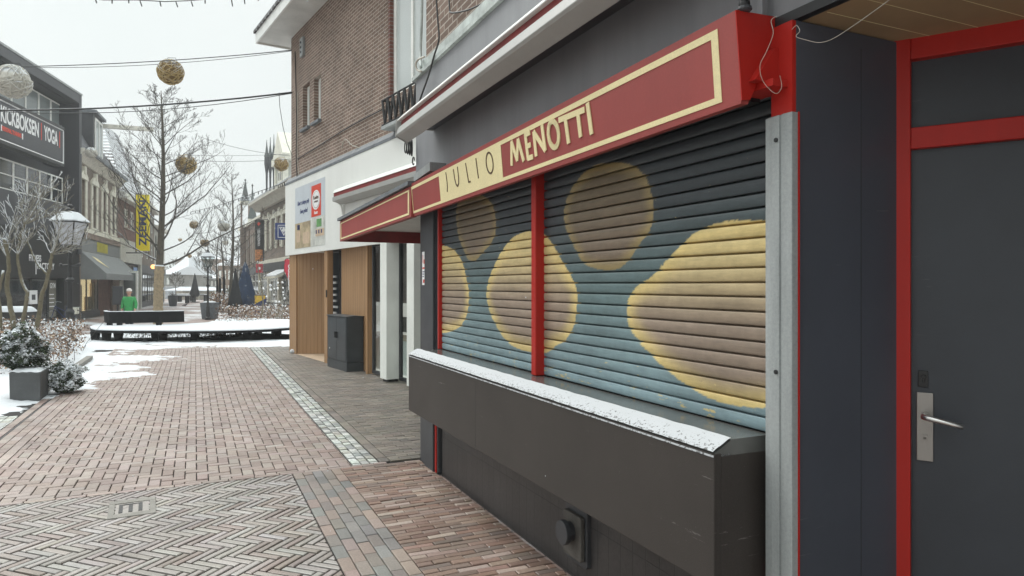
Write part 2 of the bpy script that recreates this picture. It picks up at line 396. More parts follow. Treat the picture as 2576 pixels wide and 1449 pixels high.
def herring(mb,reg,W,n,ang,z,cols,dist=1,j=.12,**k):
    """herringbone bricks in local x,y; reg convex ccw polygon"""
    reg=ccw(reg); ca,sa=math.cos(ang),math.sin(ang)
    rot=lambda p:(p[0]*ca-p[1]*sa,p[0]*sa+p[1]*ca); inv=lambda p:(p[0]*ca+p[1]*sa,-p[0]*sa+p[1]*ca)
    q=[inv(p) for p in reg]; x0=min(p[0] for p in q)/W;x1=max(p[0] for p in q)/W;y0=min(p[1] for p in q)/W;y1=max(p[1] for p in q)/W
    for kk in range(int(y0)-2*n-2,int(y1)+2):
        m0=int((x0-kk-2*n)/(2*n))-1; m1=int((x1-kk)/(2*n))+2
        for m in range(m0,m1):
            bx=kk+2*n*m
            for rect in (((bx,kk),(bx+n,kk),(bx+n,kk+1),(bx,kk+1)),((bx,kk+1),(bx+1,kk+1),(bx+1,kk+1+n),(bx,kk+1+n))):
                P=clip([rot((a*W,b*W)) for a,b in rect],reg)
                if len(P)>2: brick(mb,P,z,vary(cols,j),**k)
def running(mb,reg,L,W,z,cols,along='x',j=.12,half=.5,jit=0,**k):
    reg=ccw(reg); x0=min(p[0] for p in reg);x1=max(p[0] for p in reg);y0=min(p[1] for p in reg);y1=max(p[1] for p in reg)
    if along=='x':
        r=0; y=y0
        while y<y1:
            x=x0-L+(half*L if r%2 else 0)+random.uniform(-jit,jit)
            while x<x1:
                l=L*(1+random.uniform(-jit,jit)*2)
                P=clip([(x,y),(x+l,y),(x+l,y+W),(x,y+W)],reg)
                if len(P)>2: brick(mb,P,z,vary(cols,j),**k)
                x+=l
            y+=W; r+=1
    else:
        r=0; x=x0
        while x<x1:
            y=y0-L+(half*L if r%2 else 0)+random.uniform(-jit,jit)
            while y<y1:
                l=L*(1+random.uniform(-jit,jit)*2)
                P=clip([(x,y),(x+W,y),(x+W,y+l),(x,y+l)],reg)
                if len(P)>2: brick(mb,P,z,vary(cols,j),**k)
                y+=l
            x+=W; r+=1
# local paving coordinates are the frame F itself: x=t, y=-w
ROAD=[(.255,.198,.174),(.238,.182,.158),(.278,.222,.198),(.262,.212,.19),(.215,.16,.138),(.29,.242,.218)]
HERR=[(.272,.25,.232),(.288,.264,.246),(.254,.226,.208),(.306,.288,.272),(.262,.234,.218),(.28,.25,.228),(.218,.18,.16)]
RUN=[(.24,.185,.16),(.22,.18,.16),(.18,.175,.165),(.25,.195,.165),(.19,.165,.15),(.16,.155,.15)]
WALLB=[(.20,.125,.095),(.16,.10,.078),(.19,.14,.115),(.145,.11,.092),(.23,.165,.13),(.21,.14,.11),(.17,.115,.09),(.30,.235,.20)]
WALK=[(.18,.158,.132),(.155,.138,.118),(.20,.175,.148),(.165,.14,.12),(.14,.127,.112)]
SETT=[(.40,.41,.39),(.46,.47,.45),(.30,.31,.30),(.43,.44,.42),(.24,.25,.24),(.33,.33,.29)]
Z0=0.0
mb=MB(); herring(mb,[(-.5,-1.12),(-.5,-9),(6.6,-9),(6.6,-1.12)],.0535,4,R(45),Z0,HERR,j=.08,gap=.0064,bev=.0055,dep=.02)
struct(mb.build('paving_herringbone',X['paver'],M=F),label='grey brown herringbone clay paving in the foreground')
mb=MB(); running(mb,[(-.5,-1.12),(6.6,-1.12),(6.6,-.72),(-.5,-.72)],.20,.08,Z0,RUN,'x',j=.12)
running(mb,[(-.5,-.72),(6.6,-.72),(6.6,-.0),(-.5,-.0)],.19,.055,Z0,WALLB,'y',j=.16,tilt=.0016)
running(mb,[(3.6,0),(6.6,0),(6.6,1.2),(3.6,1.2)],.19,.055,Z0,WALLB,'y',j=.16)
struct(mb.build('pavement_by_wall',X['paver'],M=F),label='red and grey brick pavement strip along the snack bar')
mb=MB(); herring(mb,[(-.56,-3.42),(-.56,-.605),(-15.5,-.605),(-15.5,-3.42)],.0885,2,0,Z0,ROAD,j=.07,gap=.0040,bev=.0045)
running(mb,[(-.56,-3.42),(-.5,-3.42),(-.5,-.3),(-.56,-.3)],.2,.06,Z0,ROAD,'y',half=0)
running(mb,[(-.5,-9),(-.5,-3.42),(-.56,-3.42),(-.56,-9)],.2,.06,Z0,ROAD,'y',half=0)
running(mb,[(-.56,-3.70),(-.56,-3.42),(-15.5,-3.42),(-15.5,-3.70)],.2,.094,Z0,ROAD,'x')
running(mb,[(-.56,-3.82),(-.56,-3.725),(-6,-3.725),(-6,-3.82)],.2,.094,Z0,ROAD,'x')
running(mb,[(-.56,-9),(-.56,-4.12),(-2.2,-4.12),(-2.2,-9)],.2,.1,Z0,ROAD,'x')
struct(mb.build('road_paving',X['paver'],M=F),label='pinkish brick road surface running up the street')
mb=MB(); running(mb,[(-.56,-.60),(-.56,-.36),(-13.5,-.36),(-13.5,-.60)],.10,.079,.004,SETT,'x',j=.2,jit=.06,gap=.006,bev=.012,tilt=.003)
running(mb,[(-.56,-4.12),(-.56,-3.83),(-4.6,-3.83),(-4.6,-4.12)],.13,.095,.002,SETT,'x',j=.15,jit=.05,gap=.005,bev=.008,tilt=.002)
struct(mb.build('gutter_setts',X['sett'],M=F),label='band of rough pale granite setts beside the road')
mb=MB(); running(mb,[(-.56,-.355),(-.56,-.26),(-13.5,-.26),(-13.5,-.355)],.2,.095,.004,WALK,'x')
running(mb,[(-.56,-.255),(-.56,4),(-13.6,4),(-13.6,-.255)],.2,.067,.003,WALK,'y',j=.14)
struct(mb.build('sidewalk',X['paver'],M=F),label='dark grey brown brick sidewalk before the wooden shopfront')

# ground sheet with procedural brick + snow
def groundmat():
    t=NT('street ground'); sp=t.node('ShaderNodeSeparateXYZ'); t.lk(t.tc.outputs['Object'],sp.inputs[0])
    cb=t.node('ShaderNodeCombineXYZ'); t.lk(sp.outputs['X'],cb.inputs[0]); t.lk(sp.outputs['Y'],cb.inputs[1])
    br=t.node('ShaderNodeTexBrick'); t.lk(cb.outputs[0],br.inputs['Vector']); br.inputs['Scale'].default_value=1
    br.inputs['Brick Width'].default_value=.2; br.inputs['Row Height'].default_value=.1; br.inputs['Mortar Size'].default_value=.006
    br.inputs['Color1'].default_value=(.30,.225,.20,1); br.inputs['Color2'].default_value=(.24,.175,.155,1); br.inputs['Mortar'].default_value=(.07,.06,.055,1)
    n=t.noise(.5,5,.6); k=t.ramp(n,.3,.7,(.8,.8,.8,1),(1.2,1.2,1.2,1)); c=t.mix(1.0,br.outputs['Color'],k,'MULTIPLY')
    ns=t.noise(.28,7,.68); m=t.ramp(ns,.50,.60); c=t.mix(m,c,SNOW)
    t.color(c); t.b.inputs['Roughness'].default_value=.6; t.bump(t.math('MULTIPLY',br.outputs['Fac'],-1.0),.5,.004); return t.m
X['ground']=groundmat()
mb=MB()
xs=[-280,-200,-110,-70,-50]+list(range(-40,21,2))+[30,60,150,280]; ys=[-60,-20]+list(range(-6,61,2))+[70,90,120,180,260,290]
mb.v=[(x,y,gz(x,y)-.018) for y in ys for x in xs]; nx=len(xs)
for j in range(len(ys)-1):
    for i in range(nx-1): mb.f.append((j*nx+i,j*nx+i+1,(j+1)*nx+i+1,(j+1)*nx+i)); mb.c.append(None); mb.mi.append(0)
struct(mb.build('ground',X['ground'],smooth=True),label='brick street ground under patches of snow')
mb=MB(); mb.box(-15.5,6.6,-9,0.0,-.30,-.0125); mb.box(-13.6,-.5,0.0,4.0,-.30,-.0125); mb.box(3.6,6.6,0,1.2,-.30,-.0125)
struct(mb.build('paving_bed',X['grout'],M=F),label='dark sand bed in the joints of the near paving')

# snow lying on the street
def inpoly(x,y,P):
    c=False; n=len(P)
    for i in range(n):
        x1,y1=P[i]; x2,y2=P[(i+1)%n]
        if (y1>y)!=(y2>y) and x<(x2-x1)*(y-y1)/(y2-y1)+x1: c=not c
    return c
def cover(x,y):
    t,w=TW(x,y); T=-t
    c=-1.0
    # planting bed and plot left of the road
    bed=smooth(4.0,4.25,w)*smooth(2.2,3.4,T)
    c=max(c,bed*2-1)
    # left half of the road further up
    edge=4.1-1.2*smooth(4.5,9,T)-.9*smooth(8.5,13,T)
    if w<4.1:
        k=smooth(edge-.9,edge+.9,w)*smooth(3.8,6.5,T)
        k*=1-.75*smooth(15.3,16.2,y-.12*(x+9))*(1-smooth(16.9,17.5,y))
        c=max(c,k*1.34-1)
    # band before the platform bench
    yb=17.2+.25*math.sin(x*.9)
    c=max(c,smooth(yb,yb+.8,y)*(1-smooth(19.3,20,y))*smooth(-13.5,-12.5,x)*1.5-1)
    if y>19.4: c=max(c,.75-.9*smooth(26,30,y))
    return c
mb=MB(); step=.075; x0,x1,y0,y1=-15.5,-4.6,8.2,30
nx=int((x1-x0)/step); ny=int((y1-y0)/step); idx={}
for j in range(ny+1):
    for i in range(nx+1):
        x=x0+i*step; y=y0+j*step
        if x/y<-.80 : continue
        cv=cover(x,y)
        if cv<-.85: continue
        n1=noise.noise(Vector((x*.8,y*1.1,0)))+.6*noise.noise(Vector((x*2.6,y*4.0,5)))+.6*noise.noise(Vector((x*8,y*11,2)))
        h=cv*.5+n1*(.42 if cv>.5 else .58)
        z=gz(x,y)+ (min(.045,h*.05) if h>0 else max(-.03,h*.06)) + .001
        idx[(i,j)]=len(mb.v); mb.v.append((x,y,z))
for (i,j),a in list(idx.items()):
    q=[idx.get((i+1,j)),idx.get((i+1,j+1)),idx.get((i,j+1))]
    if None in q: continue
    if max(mb.v[k][2]-gz(mb.v[k][0],mb.v[k][1]) for k in [a]+q)<-.016: continue
    mb.f.append((a,*q)); mb.c.append(None); mb.mi.append(0)
struct(mb.build('snow_ground',X['snow'],smooth=True),'structure',label='thin patchy snow lying on the beds and the road edge')
# raised kerb of the planting bed and drain slot
mb=MB(); mb.box(-11.6,-6.2,-3.98,-3.86,-.02,.085)
struct(mb.build('kerb_bed',X['kerbstone'],M=F,bevel=.01),label='raised concrete kerb of the snowy planting bed')
mb=MB(); mb.box(-6,-.56,-3.724,-3.702,-.02,-.004)
struct(mb.build('gutter_slot',X['black'],M=F),label='thin dark drain slot along the road edge')
# inspection cover
cov=thing('inspection_cover','small square metal inspection cover set in the herringbone paving','cover',F@Matrix.Translation((-.05,-2.28,0))@Matrix.Rotation(R(3),4,'Z'))
m1=MB(); 
for a in (-.21,.13): m1.box(a,a+.08,-.15,.15,-.01,.006)
m1.box(-.13,.13,-.15,-.11,-.01,.005); m1.box(-.13,.13,.11,.15,-.01,.005); m1.build('frame',X['kerbstone'],cov,bevel=.003)
m2=MB(); m2.box(-.125,.125,-.105,.105,-.01,.001)
m2.build('lid',X['steel'],cov)
m3=MB()
for k in range(3): m3.box(-.10,.10,-.085+k*.062,-.06+k*.062,.001,.004)
m3.box(-.10,-.085,-.06,.06,.001,.0045); m3.build('lid_marking',X['black_metal'],cov)

# ---------------------------------------------------------------- snack bar building
bar=thing('snack_bar_building','dark grey snack bar with painted roller shutters and brick upper storey, nearest on the right','building',F)
WL=-.50; WR=3.86
m=MB()
m.box(-.62,3.62,.0,.35,2.36,3.54); m.box(-.62,3.80,.36,6,-.02,3.5)
m.build('wall',X['grey_wall'],bar)
m=MB(); m.box(-.62,6.2,.10,.34,3.64,7.2); m.build('brick_wall',X['brick'],bar,label='brown brick upper wall above the grey cladding')
m=MB(); m.box(-.64,3.95,.03,.097,3.5,3.66,mi=0); m.prism([(-.66,3.50),(-.66,3.535),(3.95,3.535),(3.95,3.50)],-.03,.03,'y'); m.build('flashing',X['lead_green'],bar)
# left corner pier
m=MB(); m.box(-.50,-.06,.004,.36,-.02,2.37); m.box(-.30,-.06,-.02,.004,-.02,2.30)
m.build('pier',X['grey_dark'],bar,bevel=.006)
m=MB(); m.box(-.055,-.015,-.004,.2,0,.545); m.box(.012,.042,.0,.2,1.06,2.36); m.build('frame',X['red'],bar,label='red painted timber frame at the shutter edge')
m=MB(); m.box(-.0145,.0115,.004,.2,.0,2.36); m.build('frame_rebate',X['grey_dark'],bar)
# plinth
m=MB(); m.box(.04,3.80,.03,.3,-.02,1.0); m.build('plinth',X['plinth'],bar)
m=MB(); m.box(.0,3.74,.012,.04,.50,.60); m.build('plinth_trim',X['red_dark'],bar)
# roller shutters with mural -----------------------------------------
def Z7(x,y): return (1000+x*.445,322.5+y*.445)
def Z6(x,y): return ((2500+x/1.531)*.645,(1300+y/1.531)*.645)
A_=[(200,665),(240,663),(285,665),(330,690),(375,760),(395,850),(410,920),(408,1000),(395,1070),(355,1130),(290,1155),(240,1160),(200,1160)]
B_=[(335,470),(345,420),(390,380),(440,368),(500,385),(545,430),(562,520),(560,600),(530,660),(490,700),(455,745),(430,755),(400,740),(375,680),(350,620),(338,540)]
C_=[(770,580),(720,585),(650,620),(590,700),(545,790),(515,870),(505,950),(530,1050),(560,1110),(600,1180),(660,1235),(740,1265),(850,1275),(900,1230),(960,1200),(1010,1110),(1025,980),(1020,900),(980,820),(930,740),(900,680),(860,620),(820,590)]
D_=[(945,480),(960,410),(1000,320),(1060,250),(1120,205),(1210,193),(1290,195),(1360,220),(1420,290),(1445,380),(1460,460),(1440,580),(1385,640),(1330,730),(1270,795),(1190,805),(1130,795),(1060,770),(1020,700),(980,620),(955,560)]
E_=[(2300,530),(2100,522),(2000,522),(1900,520),(1800,540),(1690,590),(1600,670),(1530,750),(1450,840),(1370,880),(1310,960),(1305,1050),(1320,1130),(1380,1210)]
E2=[(0,60),(130,190),(250,290),(380,370),(480,410),(600,435),(740,445),(900,440)]
YS=.035
def tr(P): 
    r=[]
    for u,v in P:
        h=hit(F,u,v,YS); r.append((h.x,h.z))
    return r
BL=[(tr([Z7(*p) for p in A_]),0),(tr([Z7(*p) for p in B_]),1),(tr([Z7(*p) for p in C_]),0),(tr([Z7(*p) for p in D_]),1),(tr([Z7(*p) for p in E_]+[Z6(*p) for p in E2]),2)]
def dens(P,n=6):
    out=[]
    for a,b in zip(P,P[1:]+P[:1]):
        for k in range(n): out.append((a[0]+(b[0]-a[0])*k/n,a[1]+(b[1]-a[1])*k/n))
    # smooth the traced outline
    for _ in range(4):
        out=[((out[i-1][0]+2*out[i][0]+out[(i+1)%len(out)][0])/4,(out[i-1][1]+2*out[i][1]+out[(i+1)%len(out)][1])/4) for i in range(len(out))]
    return out
BLD=[]
for P,k in BL:
    Q=dens(P); arr=np.array(Q); BLD.append((Q,arr,k,min(p[0] for p in Q),max(p[0] for p in Q),min(p[1] for p in Q),max(p[1] for p in Q)))
def lerp3(a,b,k): k=min(1,max(0,k)); return tuple(x+(y-x)*k for x,y in zip(a,b))
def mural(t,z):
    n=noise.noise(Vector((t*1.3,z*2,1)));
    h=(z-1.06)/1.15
    c=lerp3((.22,.31,.34),(.105,.16,.165),h/.42) if h<.42 else lerp3((.105,.16,.165),(.030,.038,.044),(h-.42)/.38)  # darker top is partly paint, partly the sign's shade put into the colour
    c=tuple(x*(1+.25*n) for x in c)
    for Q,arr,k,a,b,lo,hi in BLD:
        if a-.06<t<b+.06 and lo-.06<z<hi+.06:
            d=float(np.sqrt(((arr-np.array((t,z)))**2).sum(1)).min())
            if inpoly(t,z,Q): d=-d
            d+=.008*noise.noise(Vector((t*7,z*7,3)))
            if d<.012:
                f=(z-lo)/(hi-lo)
                if k==1: rim=(.27,.20,.08); inn=lerp3((.170,.125,.090),(.115,.085,.042),f)  # upper blobs dimmer: shade under the sign mixed into their paint
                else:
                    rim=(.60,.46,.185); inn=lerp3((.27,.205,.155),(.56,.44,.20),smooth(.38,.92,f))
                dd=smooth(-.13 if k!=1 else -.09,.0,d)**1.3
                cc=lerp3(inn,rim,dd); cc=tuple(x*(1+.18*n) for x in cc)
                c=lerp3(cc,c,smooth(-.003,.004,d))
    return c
SH=.0553
prof=[(0,-.0035),(.03,-.0055),(.13,-.0068),(.24,-.0080),(.35,-.0086),(.46,-.0088),(.57,-.0086),(.68,-.0078),(.78,-.0066),(.825,-.0058),(.85,-.0050),(.875,.012),(.975,.018),(.985,.018)]
def shutter(t0,t1,name,label):
    zs=[];ysx=[]
    z=1.062
    while z<2.40:
        for a,b in prof: zs.append(z+a*SH); ysx.append(b)
        z+=SH
    nt=int((t1-t0)/.011); ts=[t0+(t1-t0)*i/nt for i in range(nt+1)]
    vs=[];col=[]
    for zz,yy in zip(zs,ysx):
        row=int((zz-1.062)/SH)
        for t in ts:
            w=.0012*noise.noise(Vector((t*1.5,row*3.7,0)))
            vs.append((t,YS+yy+w,zz+.0015*noise.noise(Vector((t*.8,row*1.7,9)))))
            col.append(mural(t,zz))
    n1=nt+1; fs=[(j*n1+i,j*n1+i+1,(j+1)*n1+i+1,(j+1)*n1+i) for j in range(len(zs)-1) for i in range(nt)]
    me=bpy.data.meshes.new(name); me.from_pydata(vs,[],fs); me.update()
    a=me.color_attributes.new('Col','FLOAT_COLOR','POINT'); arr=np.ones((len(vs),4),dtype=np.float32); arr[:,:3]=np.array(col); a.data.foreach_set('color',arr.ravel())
    me.polygons.foreach_set('use_smooth',[(j%len(prof))<10 for j in range(len(zs)-1) for i in range(nt)]); me.materials.append(X['shutter'])
    o=bpy.data.objects.new(name,me); C.objects.link(o); o.parent=bar; o['label']=label
def shuttermat():
    t=NT('painted shutter slats'); a=t.node('ShaderNodeAttribute'); a.attribute_name='Col'
    mp=t.node('ShaderNodeMapping'); mp.inputs['Scale'].default_value=(2.5,1,26); t.lk(t.tc.outputs['Object'],mp.inputs['Vector'])
    n=t.noise(1,5,.7,mp.outputs['Vector']); k=t.ramp(n,.3,.7,(.78,.78,.78,1),(1.2,1.2,1.2,1)); c=t.mix(1.0,a.outputs['Color'],k,'MULTIPLY')
    n2=t.noise(14,4,.75); c=t.mix(1.0,c,t.ramp(n2,.3,.7,(.88,.88,.88,1),(1.1,1.1,1.1,1)),'MULTIPLY')
    # flaked yellow wear low down
    sp=t.node('ShaderNodeSeparateXYZ'); t.lk(t.tc.outputs['Object'],sp.inputs[0])
    mp2=t.node('ShaderNodeMapping'); mp2.inputs['Scale'].default_value=(9,1,30); t.lk(t.tc.outputs['Object'],mp2.inputs['Vector'])
    n3=t.noise(1,6,.7,mp2.outputs['Vector']); low=t.ramp(sp.outputs['Z'],1.05/3,1.26/3,(1,1,1,1),(0,0,0,1))
    zz=t.math('DIVIDE',sp.outputs['Z'],3.0); low=t.ramp(zz,1.06/3,1.30/3,(1,1,1,1),(0,0,0,1))
    w=t.math('MULTIPLY',t.math('GREATER_THAN',t.math('ADD',n3,t.math('MULTIPLY',low,.10)),.685),.9); c=t.mix(w,c,(.50,.40,.18))
    mp3=t.node('ShaderNodeMapping'); mp3.inputs['Scale'].default_value=(5,1,60); mp3.inputs['Location'].default_value=(3,0,7); t.lk(t.tc.outputs['Object'],mp3.inputs['Vector'])
    n4=t.noise(1,5,.7,mp3.outputs['Vector']); c=t.mix(t.math('MULTIPLY',t.math('GREATER_THAN',n4,.70),.7),c,(.07,.075,.08))
    t.color(c); t.b.inputs['Roughness'].default_value=.5; t.bump(n2,.08,.003); return t.m
X['shutter']=shuttermat()
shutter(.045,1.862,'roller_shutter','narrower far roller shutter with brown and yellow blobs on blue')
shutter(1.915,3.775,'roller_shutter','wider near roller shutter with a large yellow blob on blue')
m=MB(); m.box(1.858,1.918,-.03,.07,1.058,2.4); m.build('mullion',X['red'],bar,bevel=.006)
# guide rail
m=MB(); m.prism([(3.750,.03),(3.750,-.045),(3.785,-.050),(3.818,-.050),(3.8185,-.043),(3.826,-.043),(3.8265,-.050),(3.872,-.048),(3.872,-.017),(3.80,-.017),(3.80,.03)],-.02,2.185,'z')
m.build('guide_rail',X['alu'],bar,bevel=.003)
for z in (.35,1.30,2.10):
    m=MB(); m.lathe([(.0001,0),(.008,0),(.008,.004),(.0001,.005)],10); m.v=[(3.806+x,-.051-q,z+y) for x,y,q in m.v]; m.build('rail_screw',X['black_metal'],bar)
m=MB(); m.box(3.765,3.8585,-.032,.05,2.186,2.50); m.box(3.8725,3.876,-.0215,-.0155,-.02,2.186); m.build('corner_post',X['red'],bar)
# counter with chamfered snowy edge
ct=MB(); ct.prism([(.03,1.056),(-.158,1.056),(-.158,1.05),(-.228,1.012),(-.228,1.0),(.03,1.0)],.035,3.70,'x'); top=ct.build('counter',X['counter_top'],bar)
m=MB(); m.box(.06-.12,3.702,-.233,-.20,.545,1.012); m.box(3.60,3.702,-.20,.03,.545,1.0); m.box(-.06,.0,-.20,-.05,.545,1.0); m.box(-.06,3.6,-.2,.03,.545,.56)
m.build('counter_panel',X['counter'],top,bevel=.003)
m=MB(); m.box(1.46,1.4622,-.2336,-.232,.55,1.01); m.build('panel_joint',X['black'],top)
def snowmat_thin():
    t=NT('patchy thin snow'); n=t.noise(75,4,.7)
    g=t.node('ShaderNodeSeparateXYZ'); t.lk(t.tc.outputs['Object'],g.inputs[0])
    # worn towards the outer lower edge
    e=t.ramp(t.math('MULTIPLY',g.outputs['Y'],-4.0),.62,.935,(0,0,0,1),(1,1,1,1))
    m_=t.ramp(t.math('ADD',n,t.math('MULTIPLY',e,.15)),.665,.72,(0,0,0,1),(1,1,1,1)); t.color(t.mix(m_,(.50,.52,.54),(.12,.12,.12)))
    t.b.inputs['Roughness'].default_value=.85; t.bump(n,.35,.003); return t.m
X['snow_thin']=snowmat_thin()
m=MB()
def sf(a,b):
    t=-.06+a*(3.70+.06); y=-.156-(.237-.156)*b; z=1.059-(1.059-1.016)*b
    q=.003*noise.noise(Vector((t*9,b*3,0)))
    return (t,y,z+.004+q)
m.grid(sf,240,5); m.box(-.06,3.70,-.2365,-.16,1.0,1.006); m.build('snow_strip',X['snow_thin'],top)
# vent in plinth
vt=MB(); h=hit(F,1447,1345,.0); vx,vz=h.x,h.z
vt.prism([(vx-.10,vz-.155),(vx+.10,vz-.155),(vx+.115,vz-.14),(vx+.115,vz+.14),(vx+.1,vz+.155),(vx-.1,vz+.155),(vx-.115,vz+.14),(vx-.115,vz-.14)],.005,.035,'y')
vent=vt.build('wall_vent',X['grey_dark'],bar,bevel=.004)
v2=MB(); v2.prism([(vx-.085,vz-.12),(vx+.085,vz-.12),(vx+.095,vz-.11),(vx+.095,vz+.11),(vx+.085,vz+.12),(vx-.085,vz+.12),(vx-.095,vz+.11),(vx-.095,vz-.11)],-.022,.005,'y')
v2.build('vent_cover',mat('dusty vent metal',(.085,.078,.07),.7,var=.35,scale=12,bump=.2),vent,bevel=.006)
v3=MB(); 
def disc(mb,cx,cz,r,y0,y1,n=20): mb.prism([(cx+r*math.cos(2*math.pi*k/n),cz+r*math.sin(2*math.pi*k/n)) for k in range(n)],y0,y1,'y')
disc(v3,vx-.01,vz+.02,.052,-.05,-.02); disc(v3,vx-.01,vz+.02,.066,-.082,-.052); disc(v3,vx-.01,vz+.02,.03,-.056,-.048); v3.build('vent_cap',X['grey_dark'],vent,bevel=.004)
# door alcove -------------------------------------------------------
A0=Vector((WP(3.84,0).x,WP(3.84,0).y,0)); ay=(F.to_3x3()@Vector((0,1,0)))
m=MB(); m.box(3.8155,3.86,-.015,.505,-.02,2.50); m.build('side_panel',X['panel'],bar)
m=MB(); m.box(3.8602,3.8615,.30,.303,0,2.45); m.build('panel_seam',X['grey_dark'],bar)
m=MB(); m.box(3.858,3.875,.47,.505,-.02,.30); m.build('panel_foot',X['red'],bar)
Dp=Vector((1.42,2.572,0)); DF=frame(Dp.x,Dp.y,.8313,-.5558)
dr=thing('shop_door','anthracite entrance door with red frame and steel lever handle at the right edge','door',DF)
dr_l=MB(); dr_l.box(.0,.062,-.015,.10,-.02,2.52); dr_l.box(.062,1.15,-.012,.10,2.43,2.52); dr_l.box(.062,1.15,-.012,.10,2.10,2.178); dr_l.box(1.09,1.15,-.014,.10,-.02,2.10)
dr_l.build('door_frame',X['red'],dr,bevel=.004)
m=MB(); m.box(.062,1.09,.02,.08,0.0,2.10); leaf=m.build('door_leaf',X['door_paint'],dr)
m=MB(); m.box(.062,1.09,.03,.08,2.178,2.43); m.build('transom_panel',X['door_paint'],dr)
px=hit(DF,2327,1045,.02); hx=px.x
m=MB(); m.box(hx-.026,hx+.026,.008,.020,.955,1.205); m.build('handle_plate',X['steel'],leaf,bevel=.002)
m=MB(); m.tube([(hx+.0,.01,1.125),(hx,-.045,1.125),(hx+.012,-.055,1.124),(hx+.06,-.056,1.115),(hx+.118,-.056,1.103)],[.011,.011,.011,.009,.009],12); m.build('handle',X['chrome'],leaf,smooth=True)
m=MB(); disc(m,hx,1.045,.0095,.002,.009); m.box(hx-.005,hx+.005,.002,.009,1.018,1.045); m.build('lock_cylinder',X['steel'],leaf)
m=MB(); m.box(hx-.022,hx+.010,.012,.021,1.225,1.285); disc(m,hx-.004,1.262,.0085,.006,.013); m.box(hx-.008,hx,.006,.013,1.24,1.262); m.build('upper_lock',X['black_metal'],leaf,bevel=.002)
# soffit and overhang
OV=MB()
c1=F.inverted()@Vector((1.30,2.63,0))
OV.prism([(3.80,.02),(3.80,.75),(5.9,.75),(5.9,.02)],2.505,2.53,'z'); sof=OV.build('soffit',X['soffit'],bar)
m=MB()
for k in range(1,16):
    m.box(3.82+.125*k,3.8225+.125*k,.03,.74,2.5042,2.506)
m.build('soffit_grooves',X['cream'],sof)
m=MB(); m.box(3.70,6.2,-.012,.10,2.54,3.50); m.box(3.655,3.70,-.03,.10,2.36,3.50); m.box(3.98,3.99,-.018,-.01,2.54,3.5); m.box(3.86,6.2,.10,.75,2.56,3.5); m.build('overhang',X['grey_wall'],bar,label='pale grey overhang edge above the entrance')
m=MB(); m.box(3.72,6.2,-.016,.02,2.505,2.54); m.build('overhang_edge',X['black'],bar)
m=MB(); m.box(3.865,6.2,.52,.62,2.515,2.53); m.box(4.4,6.2,.76,.9,-.02,2.9); m.build('alcove_wall',X['grey_dark'],bar)

# ---------------------------------------------------------------- signs of the snack bar
SY=-.19
sg=thing('shop_sign','long red and cream fascia sign reading JULIO MENOTTI above the shutters','sign',F)
tl=-.123; trr=3.76
zt0,zb0,zt1,zb1=2.467,2.19,2.542,2.225
def sz(t,h):
    k=(t-tl)/(trr-tl); zb=zb0+(zb1-zb0)*k; zt=zt0+(zt1-zt0)*k; return zb+(zt-zb)*h
def syy(h): return SY+.025*(1-h)
def quadplate(mb,t0,t1,h0,h1,d0,d1):
    P=[(t0,h0),(t1,h0),(t1,h1),(t0,h1)]
    mb.hexa([(t,syy(h)-d1,sz(t,h)) for t,h in P]+[(t,syy(h)-d0,sz(t,h)) for t,h in P][::1])
m=MB()
m.hexa([(tl,syy(0),sz(tl,0)),(trr,syy(0),sz(trr,0)),(trr,syy(0)+.03,sz(trr,0)),(tl,syy(0)+.03,sz(tl,0)),
        (tl,syy(1),sz(tl,1)),(trr,syy(1),sz(trr,1)),(trr,-.002,sz(trr,1)),(tl,-.002,sz(tl,1))])
board=m.build('signboard',X['sign_red'],sg)
m=MB(); m.prism([(SY-.004,2.54),(SY+.024,2.235),(-.13,2.24),(-.035,2.42),(-.005,2.546)],trr+.001,trr+.006,'x'); m.build('end_plate',X['red'],sg)
m=MB(); m.prism([(-.14,2.30),(-.02,2.30),(-.004,2.36),(-.03,2.42),(-.05,2.42)],trr-.02,trr+.04,'x'); m.box(3.60,3.84,-.10,0,2.275,2.30); m.build('sign_bracket',X['red'],sg)
m=MB(); m.prism([(-.06,2.26),(-.05,2.29),(-.01,2.33),(-.01,2.26)],3.60,3.69,'x'); m.box(.0,3.6,-.03,.03,2.30,2.37); m.build('sign_underside',X['black'],sg)
U6=lambda x,y:((1600+x/2.5875)*.645,(400+y/2.5875)*.645)
def S6(x,y,yl=SY+.012):
    h=hit(F,*U6(x,y),yl); return (h.x,h.z)
tc0=S6(300,800)[0]; tc1=S6(925,500)[0]; trb=fx(F,1811,SY+.012)
m=MB()
e=.0025
tlb=S6(14,900)[0]
quadplate(m,tlb,trb,.085,.155,0,e); quadplate(m,tlb,trb,.815,.90,0,e)
quadplate(m,tlb,tlb+.035,.155,.815,0,e); quadplate(m,trb-.035,trb,.155,.815,0,e); quadplate(m,tc0,tc1,.155,.815,0,e)
m.build('cream_border',X['cream'],sg)
def sgst(polys,th,name,mt,d):
    mb=MB()
    for pl in polys:
        P=[S6(*p) for p in pl]; 
        strokes(mb,[P],th,SY-d-.002+.012,SY-.0005+.012)
    # lean with the board
    for i,(x,y,z) in enumerate(mb.v):
        k=(x-tl)/(trr-tl); zb=zb0+(zb1-zb0)*k; zt=zt0+(zt1-zt0)*k; hh=(z-zb)/(zt-zb); mb.v[i]=(x,y-.012+.025*(1-hh),z)
    return mb.build(name,mt,sg)
def ell(cx,cy,rx,ry,n=28): return [(cx+rx*math.cos(2*math.pi*k/n),cy+ry*math.sin(2*math.pi*k/n)) for k in range(n+1)]
